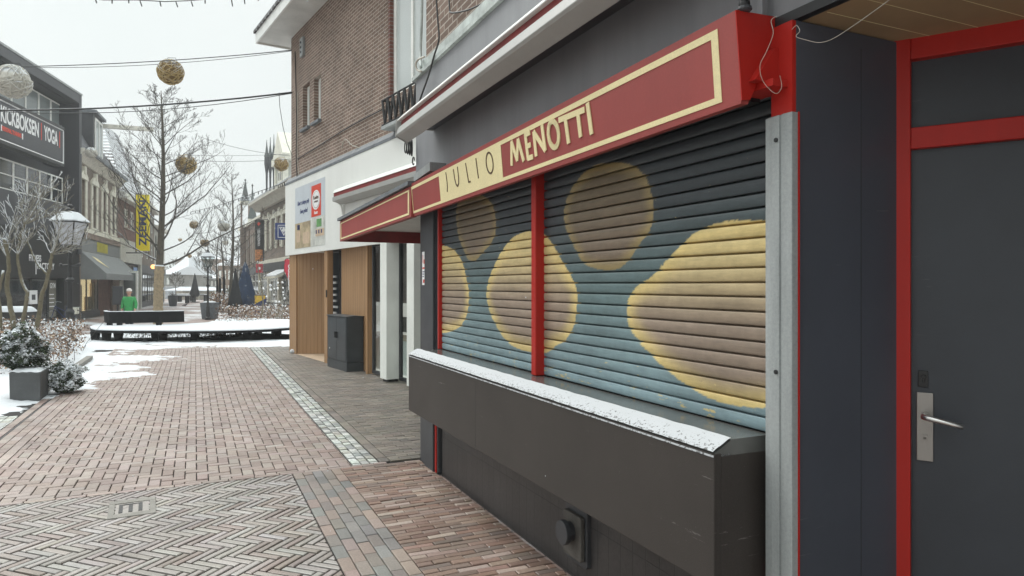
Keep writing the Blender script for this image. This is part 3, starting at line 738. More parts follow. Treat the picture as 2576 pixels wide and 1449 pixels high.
jul=[[(373,708),(378,800),(377,850),(372,898)],[(449,676),(455,770),(464,825),(478,845),(490,815),(494,760),(491,652)],[(573,615),(588,803),(606,797)],[(677,565),(687,762)],ell(808,610,33,104)]
for q in jul: sgst([q],.0105,'letter',X['letter_dark'],.0035)
men_=[[(1022,630),(1038,400),(1079,580),(1103,375),(1142,585)],[(1177,325),(1188,568)],[(1172,333),(1221,303)],[(1180,447),(1219,427)],[(1186,563),(1232,547)],
     [(1268,535),(1262,300),(1360,480),(1347,235)],ell(1453,322,50,130),[(1518,180),(1770,75)],[(1580,165),(1595,405)],[(1706,110),(1717,340)],[(1808,15),(1826,312)]]
for a,b in ((0,1),(1,5),(5,6),(6,7),(7,10),(10,11)): sgst(men_[a:b],.0285,'letter',X['cream'],.0035)

# side canopy continuing the sign line
tcl=fx(F,855,SY); 
cn=thing('entrance_canopy','red and cream canopy with dark roofing beyond the snack bar corner','canopy',F)
za0,za1,zb_=2.41,2.45,2.155
def cz(t,h):
    k=(t-tcl)/(-.13-tcl); return (zb_+.03*k)+((za0+(za1-za0)*k)-(zb_+.03*k))*h
m=MB(); m.hexa([(tcl,SY,cz(tcl,0)),(-.135,SY,cz(-.13,0)),(-.135,SY+.05,cz(-.13,0)),(tcl,SY+.05,cz(tcl,0)),(tcl,SY,cz(tcl,1)),(-.135,SY,cz(-.13,1)),(-.135,SY+.05,cz(-.13,1)),(tcl,SY+.05,cz(tcl,1))]); m.build('fascia_board',X['sign_red'],cn)
m=MB()
def cq(t0,t1,h0,h1):
    P=[(t0,h0),(t1,h0),(t1,h1),(t0,h1)]; m.hexa([(t,SY-.003,cz(t,h)) for t,h in P]+[(t,SY-.0005,cz(t,h)) for t,h in P])
cq(tcl+.06,-.19,.085,.15); cq(tcl+.06,-.19,.85,.90); cq(tcl+.06,tcl+.10,.15,.85); cq(-.225,-.19,.15,.85); m.build('cream_border',X['cream'],cn)
# canopy body reaching to the brick building
q0=F.inverted()@(K@Vector((fx(K,850),0,0))); 
kb=F.inverted()@(K@Vector((K.inverted()@(F@Vector((tcl,0,0)))).to_tuple()))
def Kdepth(t):  # local y of F where line x=t meets brick building front
    a=F@Vector((t,-1,0)); b=F@Vector((t,1,0)); ka=K.inverted()@a; kb2=K.inverted()@b; s=ka.y/(ka.y-kb2.y); return -1+2*s
yd0=Kdepth(tcl)-.04; yd1=Kdepth(-.62)-.04
m=MB(); m.hexa([(tcl,SY+.05,2.30),(-.62,SY+.05,2.30),(-.62,yd1,2.30),(tcl,yd0,2.30),(tcl,SY+.05,2.33),(-.62,SY+.05,2.33),(-.62,yd1,2.33),(tcl,yd0,2.33)]); m.build('soffit',X['soffit_white'],cn)
m=MB(); m.hexa([(tcl-.02,SY-.03,2.415),(-.135,SY-.03,2.455),(-.62,yd1,2.60),(tcl-.02,yd0,2.50),(tcl-.02,SY-.03,2.45),(-.135,SY-.03,2.49),(-.62,yd1,2.65),(tcl-.02,yd0,2.545)]); m.build('roof',X['lead'],cn)
m=MB(); m.box(tcl,tcl+.06,SY+.05,yd0,2.155,2.30); m.build('end_beam',X['red_dark'],cn)

# awning housing above
an=thing('folded_awning','long pale grey folded awning with dark red cloth stripe above the sign','awning',F)
a0=fx(F,1014,-.28); a1=6.0
AY=-.30
m=MB(); m.prism([(AY+.02,3.035),(AY-.03,2.985),(AY-.03,2.975),(0,2.975),(0,3.06),(AY+.06,3.06)],a0,a1,'x'); m.build('cover',X['white_cap'],an,bevel=.003)
m=MB(); m.box(a0+.02,a1,AY+.0,AY+.075,2.925,2.974); m.build('awning_cloth',X['red_dark'],an)
m=MB(); m.prism([(AY-.02,2.924),(AY-.035,2.862),(AY-.022,2.848),(AY+.065,2.806),(AY+.080,2.82),(AY+.080,2.924)],a0-.02,a1,'x'); m.build('front_rail',X['grey_cap'],an,bevel=.004)
m=MB(); m.prism([(AY-.032,2.99),(AY-.038,2.85),(AY+.065,2.80),(AY+.085,2.82),(AY+.09,2.93),(0,2.93),(0,3.06),(AY+.05,3.06)],a0-.035,a0-.021,'x'); m.build('end_cap',X['grey_cap'],an)
m=MB(); m.box(a0-.0,a1,AY+.09,-.001,2.935,2.973); m.build('rear_rail',X['grey_dark'],an)
# small aluminium bracket over the sign corner
bx=thing('sign_bracket','short aluminium bracket box above the left end of the red sign','bracket',F)
b0=fx(F,1046,-.12); b1=fx(F,1087,-.12)
m=MB(); m.hexa([(b0,-.14,2.50),(b1,-.14,2.53),(b1,-.0,2.53),(b0,-.0,2.50),(b0,-.14,2.56),(b1,-.14,2.60),(b1,-.0,2.60),(b0,-.0,2.56)]); m.build('bracket_plate',X['alu'],bx)
m=MB(); m.box(b0+.02,b1-.01,-.13,-.01,2.47,2.50); m.build('bracket_arm',X['black_metal'],bx)
# small camera / lamp on the sign's right end
dm=thing('dome_camera','small black dome camera on the right top end of the red sign','camera',F)
cxp=hit(F,1862,30,-.15)
m=MB(); m.sphere((3.765,-.155,2.566),.020,12,8); m.build('dome',X['black'],dm,smooth=True)
m=MB(); m.lathe([(.020,2.540),(.026,2.546),(.024,2.556)],12,(3.765,-.155)); m.build('base',X['grey_dark'],dm)
m=MB(); m.box(3.762,3.768,-.18,-.135,2.583,2.592); m.build('visor',X['chrome'],dm)
# posters on corner pier
ps=thing('poster','narrow white notice with red and orange print on the dark corner pier','poster',F)
pu0=hit(F,1063,638,-.022); pu1=hit(F,1071,725,-.022)
m=MB(); m.box(-.43,-.335,.0005,.003,1.60,1.90); m.build('sheet',X['white'],ps)
for q in ((-.41,-.40,1.80,1.87),(-.38,-.36,1.79,1.83),(-.42,-.345,1.745,1.76),(-.40,-.36,1.62,1.65)): MB().box(q[0],q[1],-.001,.0004,q[2],q[3]).build('red_print',X['orange_red'],ps)
m=MB()
for k,z in enumerate((1.715,1.695,1.672)): m.box(-.415,-.36-.01*k,-.001,.0004,z,z+.008)
m.build('dark_print',X['navy'],ps)
# ---------------------------------------------------------------- brick building with kitchen shop (frame K: x towards camera, y inwards)
kb=thing('brick_building','brown brick house with white fascia and oak clad shopfront beyond the snack bar','building',K)
ku=lambda u,y=0.0: fx(K,u,y)
# brick wall with real openings
def wall_with_holes(mb,x0,x1,z0,z1,y0,y1,holes):
    """box wall split round rectangular holes (x0,x1,z0,z1), holes sorted along x and not overlapping in x"""
    x=x0
    for a,b,c,d in sorted(holes):
        if a>x: mb.box(x,a,y0,y1,z0,z1)
        if c>z0: mb.box(a,b,y0,y1,z0,c)
        if d<z1: mb.box(a,b,y0,y1,d,z1)
        x=b
    if x<x1: mb.box(x,x1,y0,y1,z0,z1)
def uvz(u,v,y=0): return hit(K,u,v,y)
w1=(ku(762),ku(779),uvz(770,322).z,uvz(770,212).z); w2=(ku(790),ku(807),uvz(798,305).z,uvz(798,192).z)
xb0=ku(977); bz=uvz(977,250).z
w3=(xb0,xb0+1.65,bz,bz+2.1)
w1=(w1[0]+.0,w1[1]+.0,w1[2],w1[3])
m=MB(); wall_with_holes(m,.30,12,3.98,7.45,.0,.28,[w1,w2,w3]); m.box(.30,12,.9,7,-.3,7.45); m.box(.30,.55,.28,.9,-.3,7.45)
m.build('brick_wall',X['brick'],kb)
def window(parent,x0,x1,z0,z1,y=.12,fr=.05,mull=(),bars=(),frm='frame_white',gl='glass',sill=None,name='window',dep=.05):
    m=MB(); m.box(x0,x1,y,y+dep,z0,z0+fr); m.box(x0,x1,y,y+dep,z1-fr,z1); m.box(x0,x0+fr,y+.001,y+dep+.001,z0+fr,z1-fr); m.box(x1-fr,x1,y+.001,y+dep+.001,z0+fr,z1-fr)
    for k in mull: 
        xx=x0+(x1-x0)*k; m.box(xx-fr*.4,xx+fr*.4,y+.002,y+dep-.002,z0+fr,z1-fr)
    for k in bars:
        zz=z0+(z1-z0)*k; m.box(x0+fr,x1-fr,y+.004,y+dep-.004,zz-fr*.35,zz+fr*.35)
    w=m.build(name,X[frm],parent)
    g=MB(); g.box(x0+fr*.5,x1-fr*.5,y+dep*.5,y+dep*.5+.01,z0+fr*.5,z1-fr*.5); g.build('pane',X[gl],w)
    if sill:
        s=MB(); s.box(x0-.04,x1+.04,y-.17,y+.02,z0-.06,z0-.002); s.build('sill',X[sill],w)
    return w
for w in (w1,w2): window(kb,w[0],w[1],w[2],w[3],.10,.07,(),(),sill='lead',gl='glass_grey')
m=MB(); X['glass_painted_sky']=glassmat('upper window with painted sky',(.50,.54,.53),.15,.10); w=window(kb,w3[0]+.08,w3[1],w3[2],w3[3],.06,.09,(.45,),(),gl='glass_painted_sky')  # pale tint puts the sky's reflection into the pane colour
m=MB(); m.box(w3[0],w3[0]+.079,-.004,.2,w3[2],w3[3]); m.build('window_jamb',X['brick_red'],kb)
# balcony railing of leaning bars
rl=MB(); rx0=ku(962,-.22); rx1=w3[1]+.1; rz=uvz(962,316,-.22).z; rt=rz+.40
rl.tube([(rx0,-.22,rz),(rx1,-.22,rz)],.018); rl.tube([(rx0,-.22,rt),(rx1,-.22,rt)],.016)
rl.tube([(rx0,-.22,rz),(rx0,-.0,rz)],.016); rl.tube([(rx0,-.22,rt),(rx0,0,rt)],.016)
n=7; st=(rx1-rx0)/n
for i in range(n):
    a=rx0+i*st; rl.tube([(a,-.22,rt),(a+st*.5,-.22,rz)],.022); rl.tube([(a+st*.5,-.22,rz),(a+st,-.22,rt)],.022)
for i in range(2): rl.tube([(rx0,-.22+i*.11,rt),(rx0,-.11+i*.11-.05,rz)],.02)
rl.build('window_railing',X['black_metal'],kb)
m=MB(); m.box(rx0-.02,rx1,-.24,-.01,rz-.07,rz-.02); m.build('railing_base',X['alu'],kb)
# roof with overhanging eaves
m=MB(); m.box(-.36,12,-.62,7,7.42,7.46); m.build('eaves_soffit',X['soffit_white'],kb)
m=MB(); m.box(-.38,12,-.66,-.62,7.38,7.62); m.box(-.40,-.36,-.62,7,7.38,7.62); m.build('eaves_board',X['white_cap'],kb)
m=MB(); m.prism([(-.70,7.62),(-.70,7.68),(3.2,9.4),(7,7.68),(7,7.62)],-.42,12,'x'); m.build('roof',X['tile_dark'],kb)
m=MB(); m.prism([(-.69,7.683),(-.69,7.71),(3.2,9.44),(3.2,9.404)],-.41,12,'x'); m.build('roof_snow',X['snow'],kb)
# fascia
fz0,fz1=2.30,3.97
m=MB(); m.box(.0,8.8,-.06,.0,fz0,fz1); m.box(.0,.05,0,.9,fz0,fz1); m.box(0,8.8,0,.9,2.34,2.40); m.box(.0,.3,.9,2,fz0,fz1); m.build('fascia',X['white_render'],kb)
m=MB(); m.prism([(-.07,3.971),(-.07,4.02),(-.002,4.12),(-.001,3.971)],.0,8.8,'x'); m.build('flashing',X['lead'],kb)
m=MB(); m.box(.3,8.8,-.06,-.01,4.022,4.026); 
# slim courses where the brick changes
m=MB(); 
# shopfront at ground
pz=2.338
P0=ku(728)+.01
m=MB(); m.box(ku(728),ku(745),-.0,.16,.0,pz); m.build('cladding_post',X['wood'],kb,bevel=.004)
# recessed entrance with angled wooden wall
al=K.inverted()@Matrix.Identity(4)
p1=K@Vector((ku(747),.02,0)); q1=p1+Vector((1.7,.02,0)); l0=K.inverted()@p1; l1=K.inverted()@q1
d=(l1-l0).normalized(); nrm=Vector((-d.y,d.x,0))*.06
m=MB(); m.hexa([tuple(l0)[:2]+(.012,),tuple(l1)[:2]+(.012,),tuple(l1+nrm)[:2]+(.012,),tuple(l0+nrm)[:2]+(.012,),tuple(l0)[:2]+(pz,),tuple(l1)[:2]+(pz,),tuple(l1+nrm)[:2]+(pz,),tuple(l0+nrm)[:2]+(pz,)]); m.build('entrance_wall',X['wood'],kb)
m=MB(); m.box(ku(747),ku(818),-.01,1.6,.004,.011); m.build('entrance_floor',X['floorwood'],kb)
m=MB(); m.box(ku(818),ku(826),-.02,.10,.0,pz); m.build('entrance_post',X['wood'],kb,bevel=.003)
# glass door with frosted stripes
gx0,gx1=ku(828,.17),ku(859,.17)
gd=window(kb,gx0,gx1,.02,pz,.17,.045,(),(),frm='frame_dark',gl='glass',name='glass_door')
m=MB()
for k in range(12):
    v=528*0+ (711+k*13)
    z=1.75-k*.125; ln=.34 if k not in(5,) else .42
    m.box(gx0+.08+ (.05 if k%3 else 0),gx0+.08+ln,.178,.1815,z,z+.045)
m.build('door_stripes',X['white'],gd)
m=MB(); m.box(ku(820,-.03),ku(820,-.03)+.04,-.035,-.021,1.35,1.5); m.build('intercom',X['black'],kb)
# oak panel and post
m=MB(); m.box(ku(859,.15),ku(920,.15)+.05,.15,.22,.0,pz); m.build('cladding_panel',X['wood'],kb)
m=MB(); m.box(ku(920,.03),ku(920,.03)+.07,.03,.148,.0,pz); m.build('cladding_post',X['wood'],kb,bevel=.003)
# shop windows and pillars
def pillar(u0,u1,u2):
    a=ku(u1,-.12); b=a-.19
    x0=ku(u0,-.12)
    m=MB(); m.box(x0,a,-.12,.14,.05,2.299); m.build('pillar',X['white_pillar'],kb,bevel=.004)
    m=MB(); m.box(x0+.03,a-.03,-.08,.1,.0,.05); m.build('pillar_foot',X['black'],kb)
    return x0,a
pa=pillar(956,972,1003); pb=pillar(1023,1041,1060)
wa0=ku(933,.06); 
window(kb,wa0,pa[0]+.1,.03,pz,.08,.05,(),(),frm='frame_dark',gl='glass_clear',name='shop_window')
window(kb,pa[1],pb[0]+.1,.03,pz,.10,.05,(),(),frm='frame_dark',gl='glass_clear',name='shop_window')
window(kb,pb[1],8.8,.03,pz,.10,.05,(.5,),(),frm='frame_dark',gl='glass_clear',name='shop_window')
m=MB(); m.box(wa0,9,.16,.22,1.30,2.33); m.build('window_blind',mat('taupe blind',(.16,.11,.095),.8),kb)
X['showroom']=emis('lit showroom wall',(.75,.72,.66),.45)
m=MB(); m.box(3.4,9,.86,.89,.0,1.35); m.box(3.4,9,.25,.86,.0,.02); m.build('showroom_wall',X['showroom'],kb)
m=MB(); m.box(3.6,9,.45,.85,.02,.62); m.build('kitchen_unit',X['white_pillar'],kb)
m=MB(); m.box(3.6,9,.43,.85,.621,.66); m.build('worktop',X['floorwood'],kb)
m=MB(); m.box(4.7,5.1,.80,.855,.72,1.0); m.build('oven',X['black'],kb)
# poster panel on the fascia
ps2=thing('shop_poster','printed kitchen advertisement with a red logo panel on the white fascia','poster',K)
qx0,qx1=ku(743,-.06),ku(818,-.06); zt_=lambda u,v:uvz(u,v,-.06).z
qz0=zt_(743,626); qz1=zt_(743,485)-.0
qzb=uvz(818,615,-.06).z; qzt=uvz(818,440,-.06).z; qz0=(qz0+qzb)/2; qz1=(qz1+qzt)/2+.03
W_=qx1-qx0; H_=qz1-qz0
def pp(mb,a,b,c,d_,e=.004,o=0): mb.box(qx0+a*W_,qx0+b*W_,-.061-e-o,-.0605-o,qz0+c*H_,qz0+d_*H_)
m=MB(); pp(m,0,1,0,1,.003); m.build('sheet',mat('pale blue poster paper',(.52,.56,.60),.5,var=.06),ps2)
m=MB(); pp(m,0,.55,0,.41,.004,.003); m.build('kitchen_picture',mat('printed kitchen picture',(.42,.34,.22),.5,var=.6,scale=3.2),ps2)
m=MB(); pp(m,.55,1,.0,.44,.004,.003); m.build('kitchen_picture',mat('printed pale kitchen picture',(.55,.56,.52),.5,var=.35,scale=4),ps2)
m=MB(); pp(m,.06,.2,.1,.28,.003,.0075); pp(m,.3,.52,.06,.24,.003,.0075); pp(m,.72,.98,.14,.25,.003,.0075); m.build('picture_worktops',X['floorwood'],ps2)
m=MB(); pp(m,.75,.90,.28,.40,.003,.0075); m.build('picture_window',mat('green print',(.12,.30,.10),.5,var=.5,scale=20),ps2)
m=MB(); 
for k in range(3): pp(m,.73+k*.08,.76+k*.08,.18,.235,.003,.011)
for k in range(3): pp(m,.10+k*.03,.12+k*.03,.30,.38,.003,.011)
m.build('picture_details',X['navy'],ps2)
m=MB(); pp(m,.58,.88,.45,.93,.005,.003); m.build('logo_panel',X['orange_red'],ps2)
def ppc(mb,cx,cz,rx,rz,o,e=.003,n=32): mb.prism([(qx0+(cx+rx*math.cos(2*math.pi*k/n))*W_,qz0+(cz+rz*math.sin(2*math.pi*k/n))*H_) for k in range(n)],-.0605-o-e,-.0605-o,'y')
m=MB(); ppc(m,.73,.70,.125,.15,.0085); m.build('logo_ring',X['white'],ps2)
m=MB(); ppc(m,.735,.70,.105,.128,.012); m.build('logo_ring_line',X['grey_cap'],ps2)
m=MB(); ppc(m,.745,.70,.095,.12,.0155); m.build('logo_disc',X['white'],ps2)
text('Keuken',"logo_text",X['letter_dark'],ps2,.11,(qx0+.745*W_,-.081,qz0+.71*H_),xs=1,align='CENTER',bold=.001)
text('concept',"logo_text",X['letter_dark'],ps2,.075,(qx0+.745*W_,-.081,qz0+.66*H_),xs=1,align='CENTER')
text('Assen',"logo_place",X['white'],ps2,.10,(qx0+.73*W_,-.0705,qz0+.485*H_),align='CENTER',bold=.002)
text('Daar is scherpe prijs',"slogan",X['navy'],ps2,.135,(qx0+.29*W_,-.065,qz0+.70*H_),xs=.75,align='CENTER',bold=.002,shear=.3)
text('Geen gedoe!',"slogan",X['navy'],ps2,.135,(qx0+.31*W_,-.065,qz0+.56*H_),xs=.8,align='CENTER',bold=.002,shear=.3)
# folded awning of this shop
an2=thing('folded_awning','shorter white and dark red folded awning fixed to the white fascia over the oak shopfront','awning',K)
c0=ku(843,-.24); c1=9.0; zA=uvz(843,487,-.24).z
m=MB(); m.prism([(-.26,zA+.055),(-.29,zA+.0),(-.06,zA+.0),(-.06,zA+.10),(-.18,zA+.10)],c0,c1,'x'); m.build('cover',X['white_cap'],an2,bevel=.003)
m=MB(); m.box(c0+.02,c1,-.275,-.07,zA-.07,zA-.001); m.build('awning_cloth',X['red_dark'],an2)
m=MB(); m.prism([(-.29,zA-.072),(-.29,zA-.15),(-.10,zA-.20),(-.08,zA-.072)],c0-.01,c1,'x'); m.build('front_rail',X['grey_cap'],an2,bevel=.004)
m=MB(); m.tube([(c0,-.25,zA-.12),(c0+.02,-.13,zA-.22),(c0+.02,-.09,zA-.42),(c0+.02,-.065,zA-.5)],.018,8); m.box(c0,c0+.04,-.10,-.061,zA-.5,zA-.2); m.build('bracket',X['white_cap'],an2)
# cabinet
cu0=K.inverted()@Vector((-3.67,13.8,0)); ccx=K.inverted()@Vector((-3.09,12.87,0))
cb=thing('utility_cabinet','dark grey green street utility cabinet with two doors standing before the oak panels','cabinet',TR(K,ku(872.5,-.18)-1.08,-.18,0))
cbd=.32
m=MB(); m.box(0,1.08,0.0,cbd,.17,1.0); body=m.build('body',X['cabinet'],cb,bevel=.006)
m=MB(); m.box(-.004,1.084,-.004,cbd,0,.165); m.build('plinth',X['cabinet'],cb,bevel=.004)
m=MB(); m.prism([(-.02,1.001),(cbd+.02,1.001),(cbd+.02,1.02),(cbd*.5,1.035),(-.02,1.02)],-.015,1.095,'x'); m.build('lid',X['cabinet'],cb,bevel=.003)
m=MB(); m.box(.03,.535,-.010,-.001,.20,.98); m.build('cabinet_door',X['cabinet'],cb,bevel=.003)
m=MB(); m.box(.545,1.05,-.010,-.001,.20,.98); m.build('cabinet_door',X['cabinet'],cb,bevel=.003)
for x in (.49,.58):
    m=MB(); m.box(x-.012,x+.012,-.032,-.0105,.60,.72); m.build('handle',X['black'],cb,bevel=.003)
m=MB(); m.lathe([(.0001,0),(.014,.0),(.014,.004),(.0001,.005)],10); m.v=[(.16+x,-.011-z,.38+y) for x,y,z in m.v]; m.build('sticker',X['white'],cb)
# two white balls at the post
for k,(u,v) in enumerate(((735,885),(744,886))):
    p=at(u,v,16.1); o=MB().sphere((0,0,.045),.055,12,8).build('snowball',X['snow'],smooth=True,M=LOC(p.x,p.y,0))
    tag(o,['left one of two small snowballs at the foot of the oak corner post','right one of two small snowballs at the foot of the oak corner post'][k],'snowball','snowballs at the oak post')
# bracket + cable boxes on brick corner
jb=thing('junction_box','small pale junction box near the top corner of the brick wall','box',K)
m=MB(); h=uvz(760,120,-.03); m.box(h.x-.1,h.x+.12,-.06,-.001,h.z-.2,h.z+.22); m.build('box_body',X['alu'],jb,bevel=.01)
m=MB(); 
for k in range(3): m.box(h.x-.02,h.x+.03,-.075,-.0605,h.z-.13+k*.11,h.z-.09+k*.11)
m.build('box_clamps',X['black'],jb)
# cables down the corner and along the wall
def cable(name,label,pts,r,mt,M=None,cat='cable',group=None,n=6,smooth_=True,sub=6):
    P=[Vector(p) for p in pts]; Q=[]
    for i in range(len(P)-1):
        p0=P[max(i-1,0)];p1=P[i];p2=P[i+1];p3=P[min(i+2,len(P)-1)]
        for k in range(sub):
            t=k/sub; Q.append(.5*((2*p1)+(-p0+p2)*t+(2*p0-5*p1+4*p2-p3)*t*t+(-p0+3*p1-3*p2+p3)*t**3))
    Q.append(P[-1]); o=MB().tube(Q,r,n).build(name,X[mt],M=M,smooth=True); tag(o,label,cat,group); return o
cable('corner_cable','black cable running down the brick corner beside the narrow windows',[uvz(742,130,-.02),uvz(744,200,-.02),uvz(746,300,-.02),uvz(745,400,-.02),uvz(748,452,-.02)],.012,'wire',K)
cable('corner_cable','pale cable beside the black one on the brick corner',[uvz(748,232,-.02),uvz(749,300,-.02),uvz(748,380,-.02),uvz(752,445,-.02)],.008,'wire_pale',K)
cable('wall_cable','black cable crossing the brick wall under the narrow windows',[uvz(748,400,-.02),uvz(800,368,-.02),uvz(880,318,-.02),uvz(960,276,-.02)],.010,'wire',K)
cable('wall_cable','pale loose cable end hanging above the white fascia',[uvz(860,372,-.02),uvz(868,350,-.04),uvz(885,365,-.05),uvz(905,372,-.02)],.009,'wire_pale',K)
# cables on the snack bar upper corner
def fhit(u,v,y=-.04): return hit(F,u,v,y)
cable('upper_cable','black cable hanging down over the grey cladding to the awning end',[fhit(1098,-60),fhit(1098,0),fhit(1102,60),fhit(1104,100),fhit(1092,140),fhit(1078,190),fhit(1062,235),fhit(1048,275),fhit(1036,300,-.1)],.008,'wire',F)
cable('upper_cable','grey green pipe cable along the upper building corner',[fhit(1063,-80,.02),fhit(1061,40,.02),fhit(1058,130,.02),fhit(1059,170,-.02)],.014,'lead_green',F)
cable('cable_loop','pale cable loop at the moss covered flashing corner',[fhit(1068,143,-.05),fhit(1052,150,-.06),fhit(1046,163,-.06),fhit(1050,176,-.05),fhit(1060,180,-.04)],.009,'wire_pale',F)
cable('upper_cable','thin cable crossing the upper brick wall above the flashing',[fhit(1128,-40,.08),fhit(1131,20,.08),fhit(1137,32,.07),fhit(1180,24,.07),fhit(1240,-5,.06)],.007,'wire',F)
cl=MB(); hh=fhit(1036,372,-.03)
for k in range(4):
    Q=[(hh.x+.03*math.sin(a)*(.6+.15*k),-.03-.02*k,hh.z+.075*math.cos(a)*(1-.1*k)) for a in [2*math.pi*i/20 for i in range(21)]]; cl.tube(Q,.006,5)
tag(cl.build('cable_coil',X['wire'],M=F,smooth=True),'coil of dark cable hanging under the left end of the big awning','cable')
hk=fhit(1040,405,-.03)
cable('cable_ring','small dark wire ring at the wall corner above the sign bracket',[(hk.x+.03*math.cos(a),-.03,hk.z+.035*math.sin(a)) for a in [i*.6 for i in range(10)]],.006,'wire',F)
# pale wire by the alcove
g=lambda u,v,y: hit(F,u,v,y)
cable('loose_wire','thin pale wire looping from the red sign end across the dark alcove to the soffit',[g(1992,74,-.05),g(2004,64,-.05),g(2012,78,-.05),g(2003,92,-.05),g(2030,101,-.04),g(2060,107,-.03),g(2090,100,-.03),g(2130,76,-.03),g(2175,45,-.03),g(2230,5,-.03),g(2260,-20,-.03)],.0011,'wire_pale',F)
cable('loose_wire','thin wire hanging in a loop behind the red end plate of the sign',[g(1955,40,-.14),g(1940,52,-.15),g(1945,85,-.15),g(1928,130,-.15),g(1912,165,-.15),g(1920,205,-.13),g(1950,235,-.10),g(1966,220,-.08),g(1962,190,-.08)],.0009,'wire_pale',F)
dp=MB(); dp.prism([(3.72,-.03),(3.745,-.03),(3.745,-.055),(3.72,-.055)],2.48,3.3,'z')
tag(dp.build('downpipe',X['grey_wall'],M=F,bevel=.003),'grey square conduit on the wall edge between red sign and overhang','pipe')

# ---------------------------------------------------------------- wires and hanging balls
def sag(a,b,s,n=14): 
    a=Vector(a);b=Vector(b); return [a+(b-a)*(i/n)-Vector((0,0,4*s*(i/n)*(1-i/n))) for i in range(n+1)]
def wire(pts,label,r=.009,group='wires strung across the street'):
    o=MB().tube(pts,r,5).build('overhead_wire',X['wire'],smooth=True); tag(o,label,'wire',group)
wire(sag(at(735,126,16.2),at(-160,168,16.6),.12),'upper span wire from the brick corner carrying the two nearest balls',.011)
wire(sag(at(735,128,16.25),at(-160,160,16.65),.22),'slack thin wire just under the upper span wire',.007)
wire(sag(at(738,232,16.2),at(-160,275,16.8),.16),'thick lower span wire passing before the black building',.022)
wire(sag(at(738,234,16.2),at(-160,268,16.8),.30),'slack thin wire under the thick lower span wire',.009)
wire(sag(at(500,343,34),at(728,392,30),.15),'far thin wire sloping down to the right behind the big tree',.010)
wire(sag(at(300,385,36),at(735,400,30),.25),'faint far wire behind the tree crown level with the snowy gold ball',.010)
wire(sag(at(340,385,36),at(726,388,31),.1),'faint highest far wire behind the tree crown',.008)
wire([at(702,233,16.3),at(704,270,16.3),at(712,320,16.2),at(722,360,16.2),at(735,392,16.15)],'thin cable hanging from the lower span wire to the brick corner',.007)
ls=thing('light_string','garland of small dark bulbs strung along the top edge of the view','light string',LOC(0,12,0))
P=sag(at(120,-22,12),at(640,-10,12),-.0,3)
P=[at(u,v,12)-Vector((0,12,0)) for u,v in ((60,-30),(200,-8),(260,0),(345,0),(415,4),(470,2),(520,-2),(590,-8),(700,-30))]
MB().tube(P,.008,5).build('cord',X['wire'],ls)
for u,v,du,dv in ((240,-4,3,12),(282,-3,0,12),(324,-2,0,10),(352,1,5,15),(402,2,3,14),(442,3,5,15),(481,3,4,13),(516,-1,0,10),(582,-4,3,20),(614,-8,2,18),(648,-14,2,16)):
    a=at(u,v,12)-Vector((0,12,0)); b=at(u+du,v+dv,12)-Vector((0,12,0)); MB().tube([a,a+(b-a)*.3,b],[.006,.011,.010],6).build('bulb',X['wire'],ls)
ls2=thing('light_string','bulb garland running from the tree to the roof edge of the brick building','light string',LOC(0,26,0))
P=[Vector((0,-26,0))+at(u,v,Y) for u,v,Y in ((480,533,30),(540,520,28),(600,500,26),(650,482,24),(700,465,22),(728,452,18))]
MB().tube(P,.010,5).build('cord',X['wire'],ls2)
for i in range(len(P)-1):
    for k in range(5):
        a=P[i]+(P[i+1]-P[i])*k/5; MB().tube([a,a-Vector((0,0,.10))],[.014,.018],6).build('bulb',X['wire'],ls2)
def ball(u,v,r,white,label,Y=None,diam=.75):
    Y=Y or diam/2*FPX/r; p=at(u,v,Y); rad=r*Y/FPX
    t=thing('hanging_ball',label,'ornament',loc=p,group='rattan balls hung over the street')
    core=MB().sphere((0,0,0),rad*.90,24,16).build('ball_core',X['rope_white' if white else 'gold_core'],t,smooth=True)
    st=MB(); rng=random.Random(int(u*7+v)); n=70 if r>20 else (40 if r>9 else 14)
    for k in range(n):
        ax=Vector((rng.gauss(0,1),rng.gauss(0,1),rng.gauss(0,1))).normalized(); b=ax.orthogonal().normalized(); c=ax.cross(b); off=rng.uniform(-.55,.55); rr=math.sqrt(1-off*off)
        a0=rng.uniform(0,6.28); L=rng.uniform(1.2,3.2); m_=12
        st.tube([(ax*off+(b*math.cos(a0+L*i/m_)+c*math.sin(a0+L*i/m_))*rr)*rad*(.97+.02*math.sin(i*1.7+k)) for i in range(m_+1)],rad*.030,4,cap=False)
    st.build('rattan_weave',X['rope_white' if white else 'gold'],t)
    MB().tube([(-rad*.35,0,rad*.9),(-rad*.2,0,rad*1.12),(rad*.4,0,rad*1.1),(rad*.5,0,rad*.85)],rad*.02,5).build('hanger',X['wire'],t)
ball(33,205,42,True,'large pale snow covered ball at the left edge of the view',16.3)
ball(429,181,32,False,'big gold ball with snowy top hanging from the upper span wire',16.6)
ball(468,413,25,False,'gold ball hanging among the branches of the big tree')
ball(230,384,14,True,'small white ball before the mansard roof beside the black building',Y=33)
ball(708,413,18,False,'gold ball with snowy top beside the brick corner')
ball(563,568,15,True,'pale ball hanging before the far slender tree')
ball(488,565,11,False,'small gold ball among the right branches of the big tree')
ball(515,610,11,False,'small brown ball just above the street lantern')
ball(567,609,8,True,'tiny pale ball below the pale one at the far tree')
ball(453,603,5,False,'tiny dark ball low between the tree branches')
ball(477,644,5.5,False,'tiny ball over the distant snowy roof')
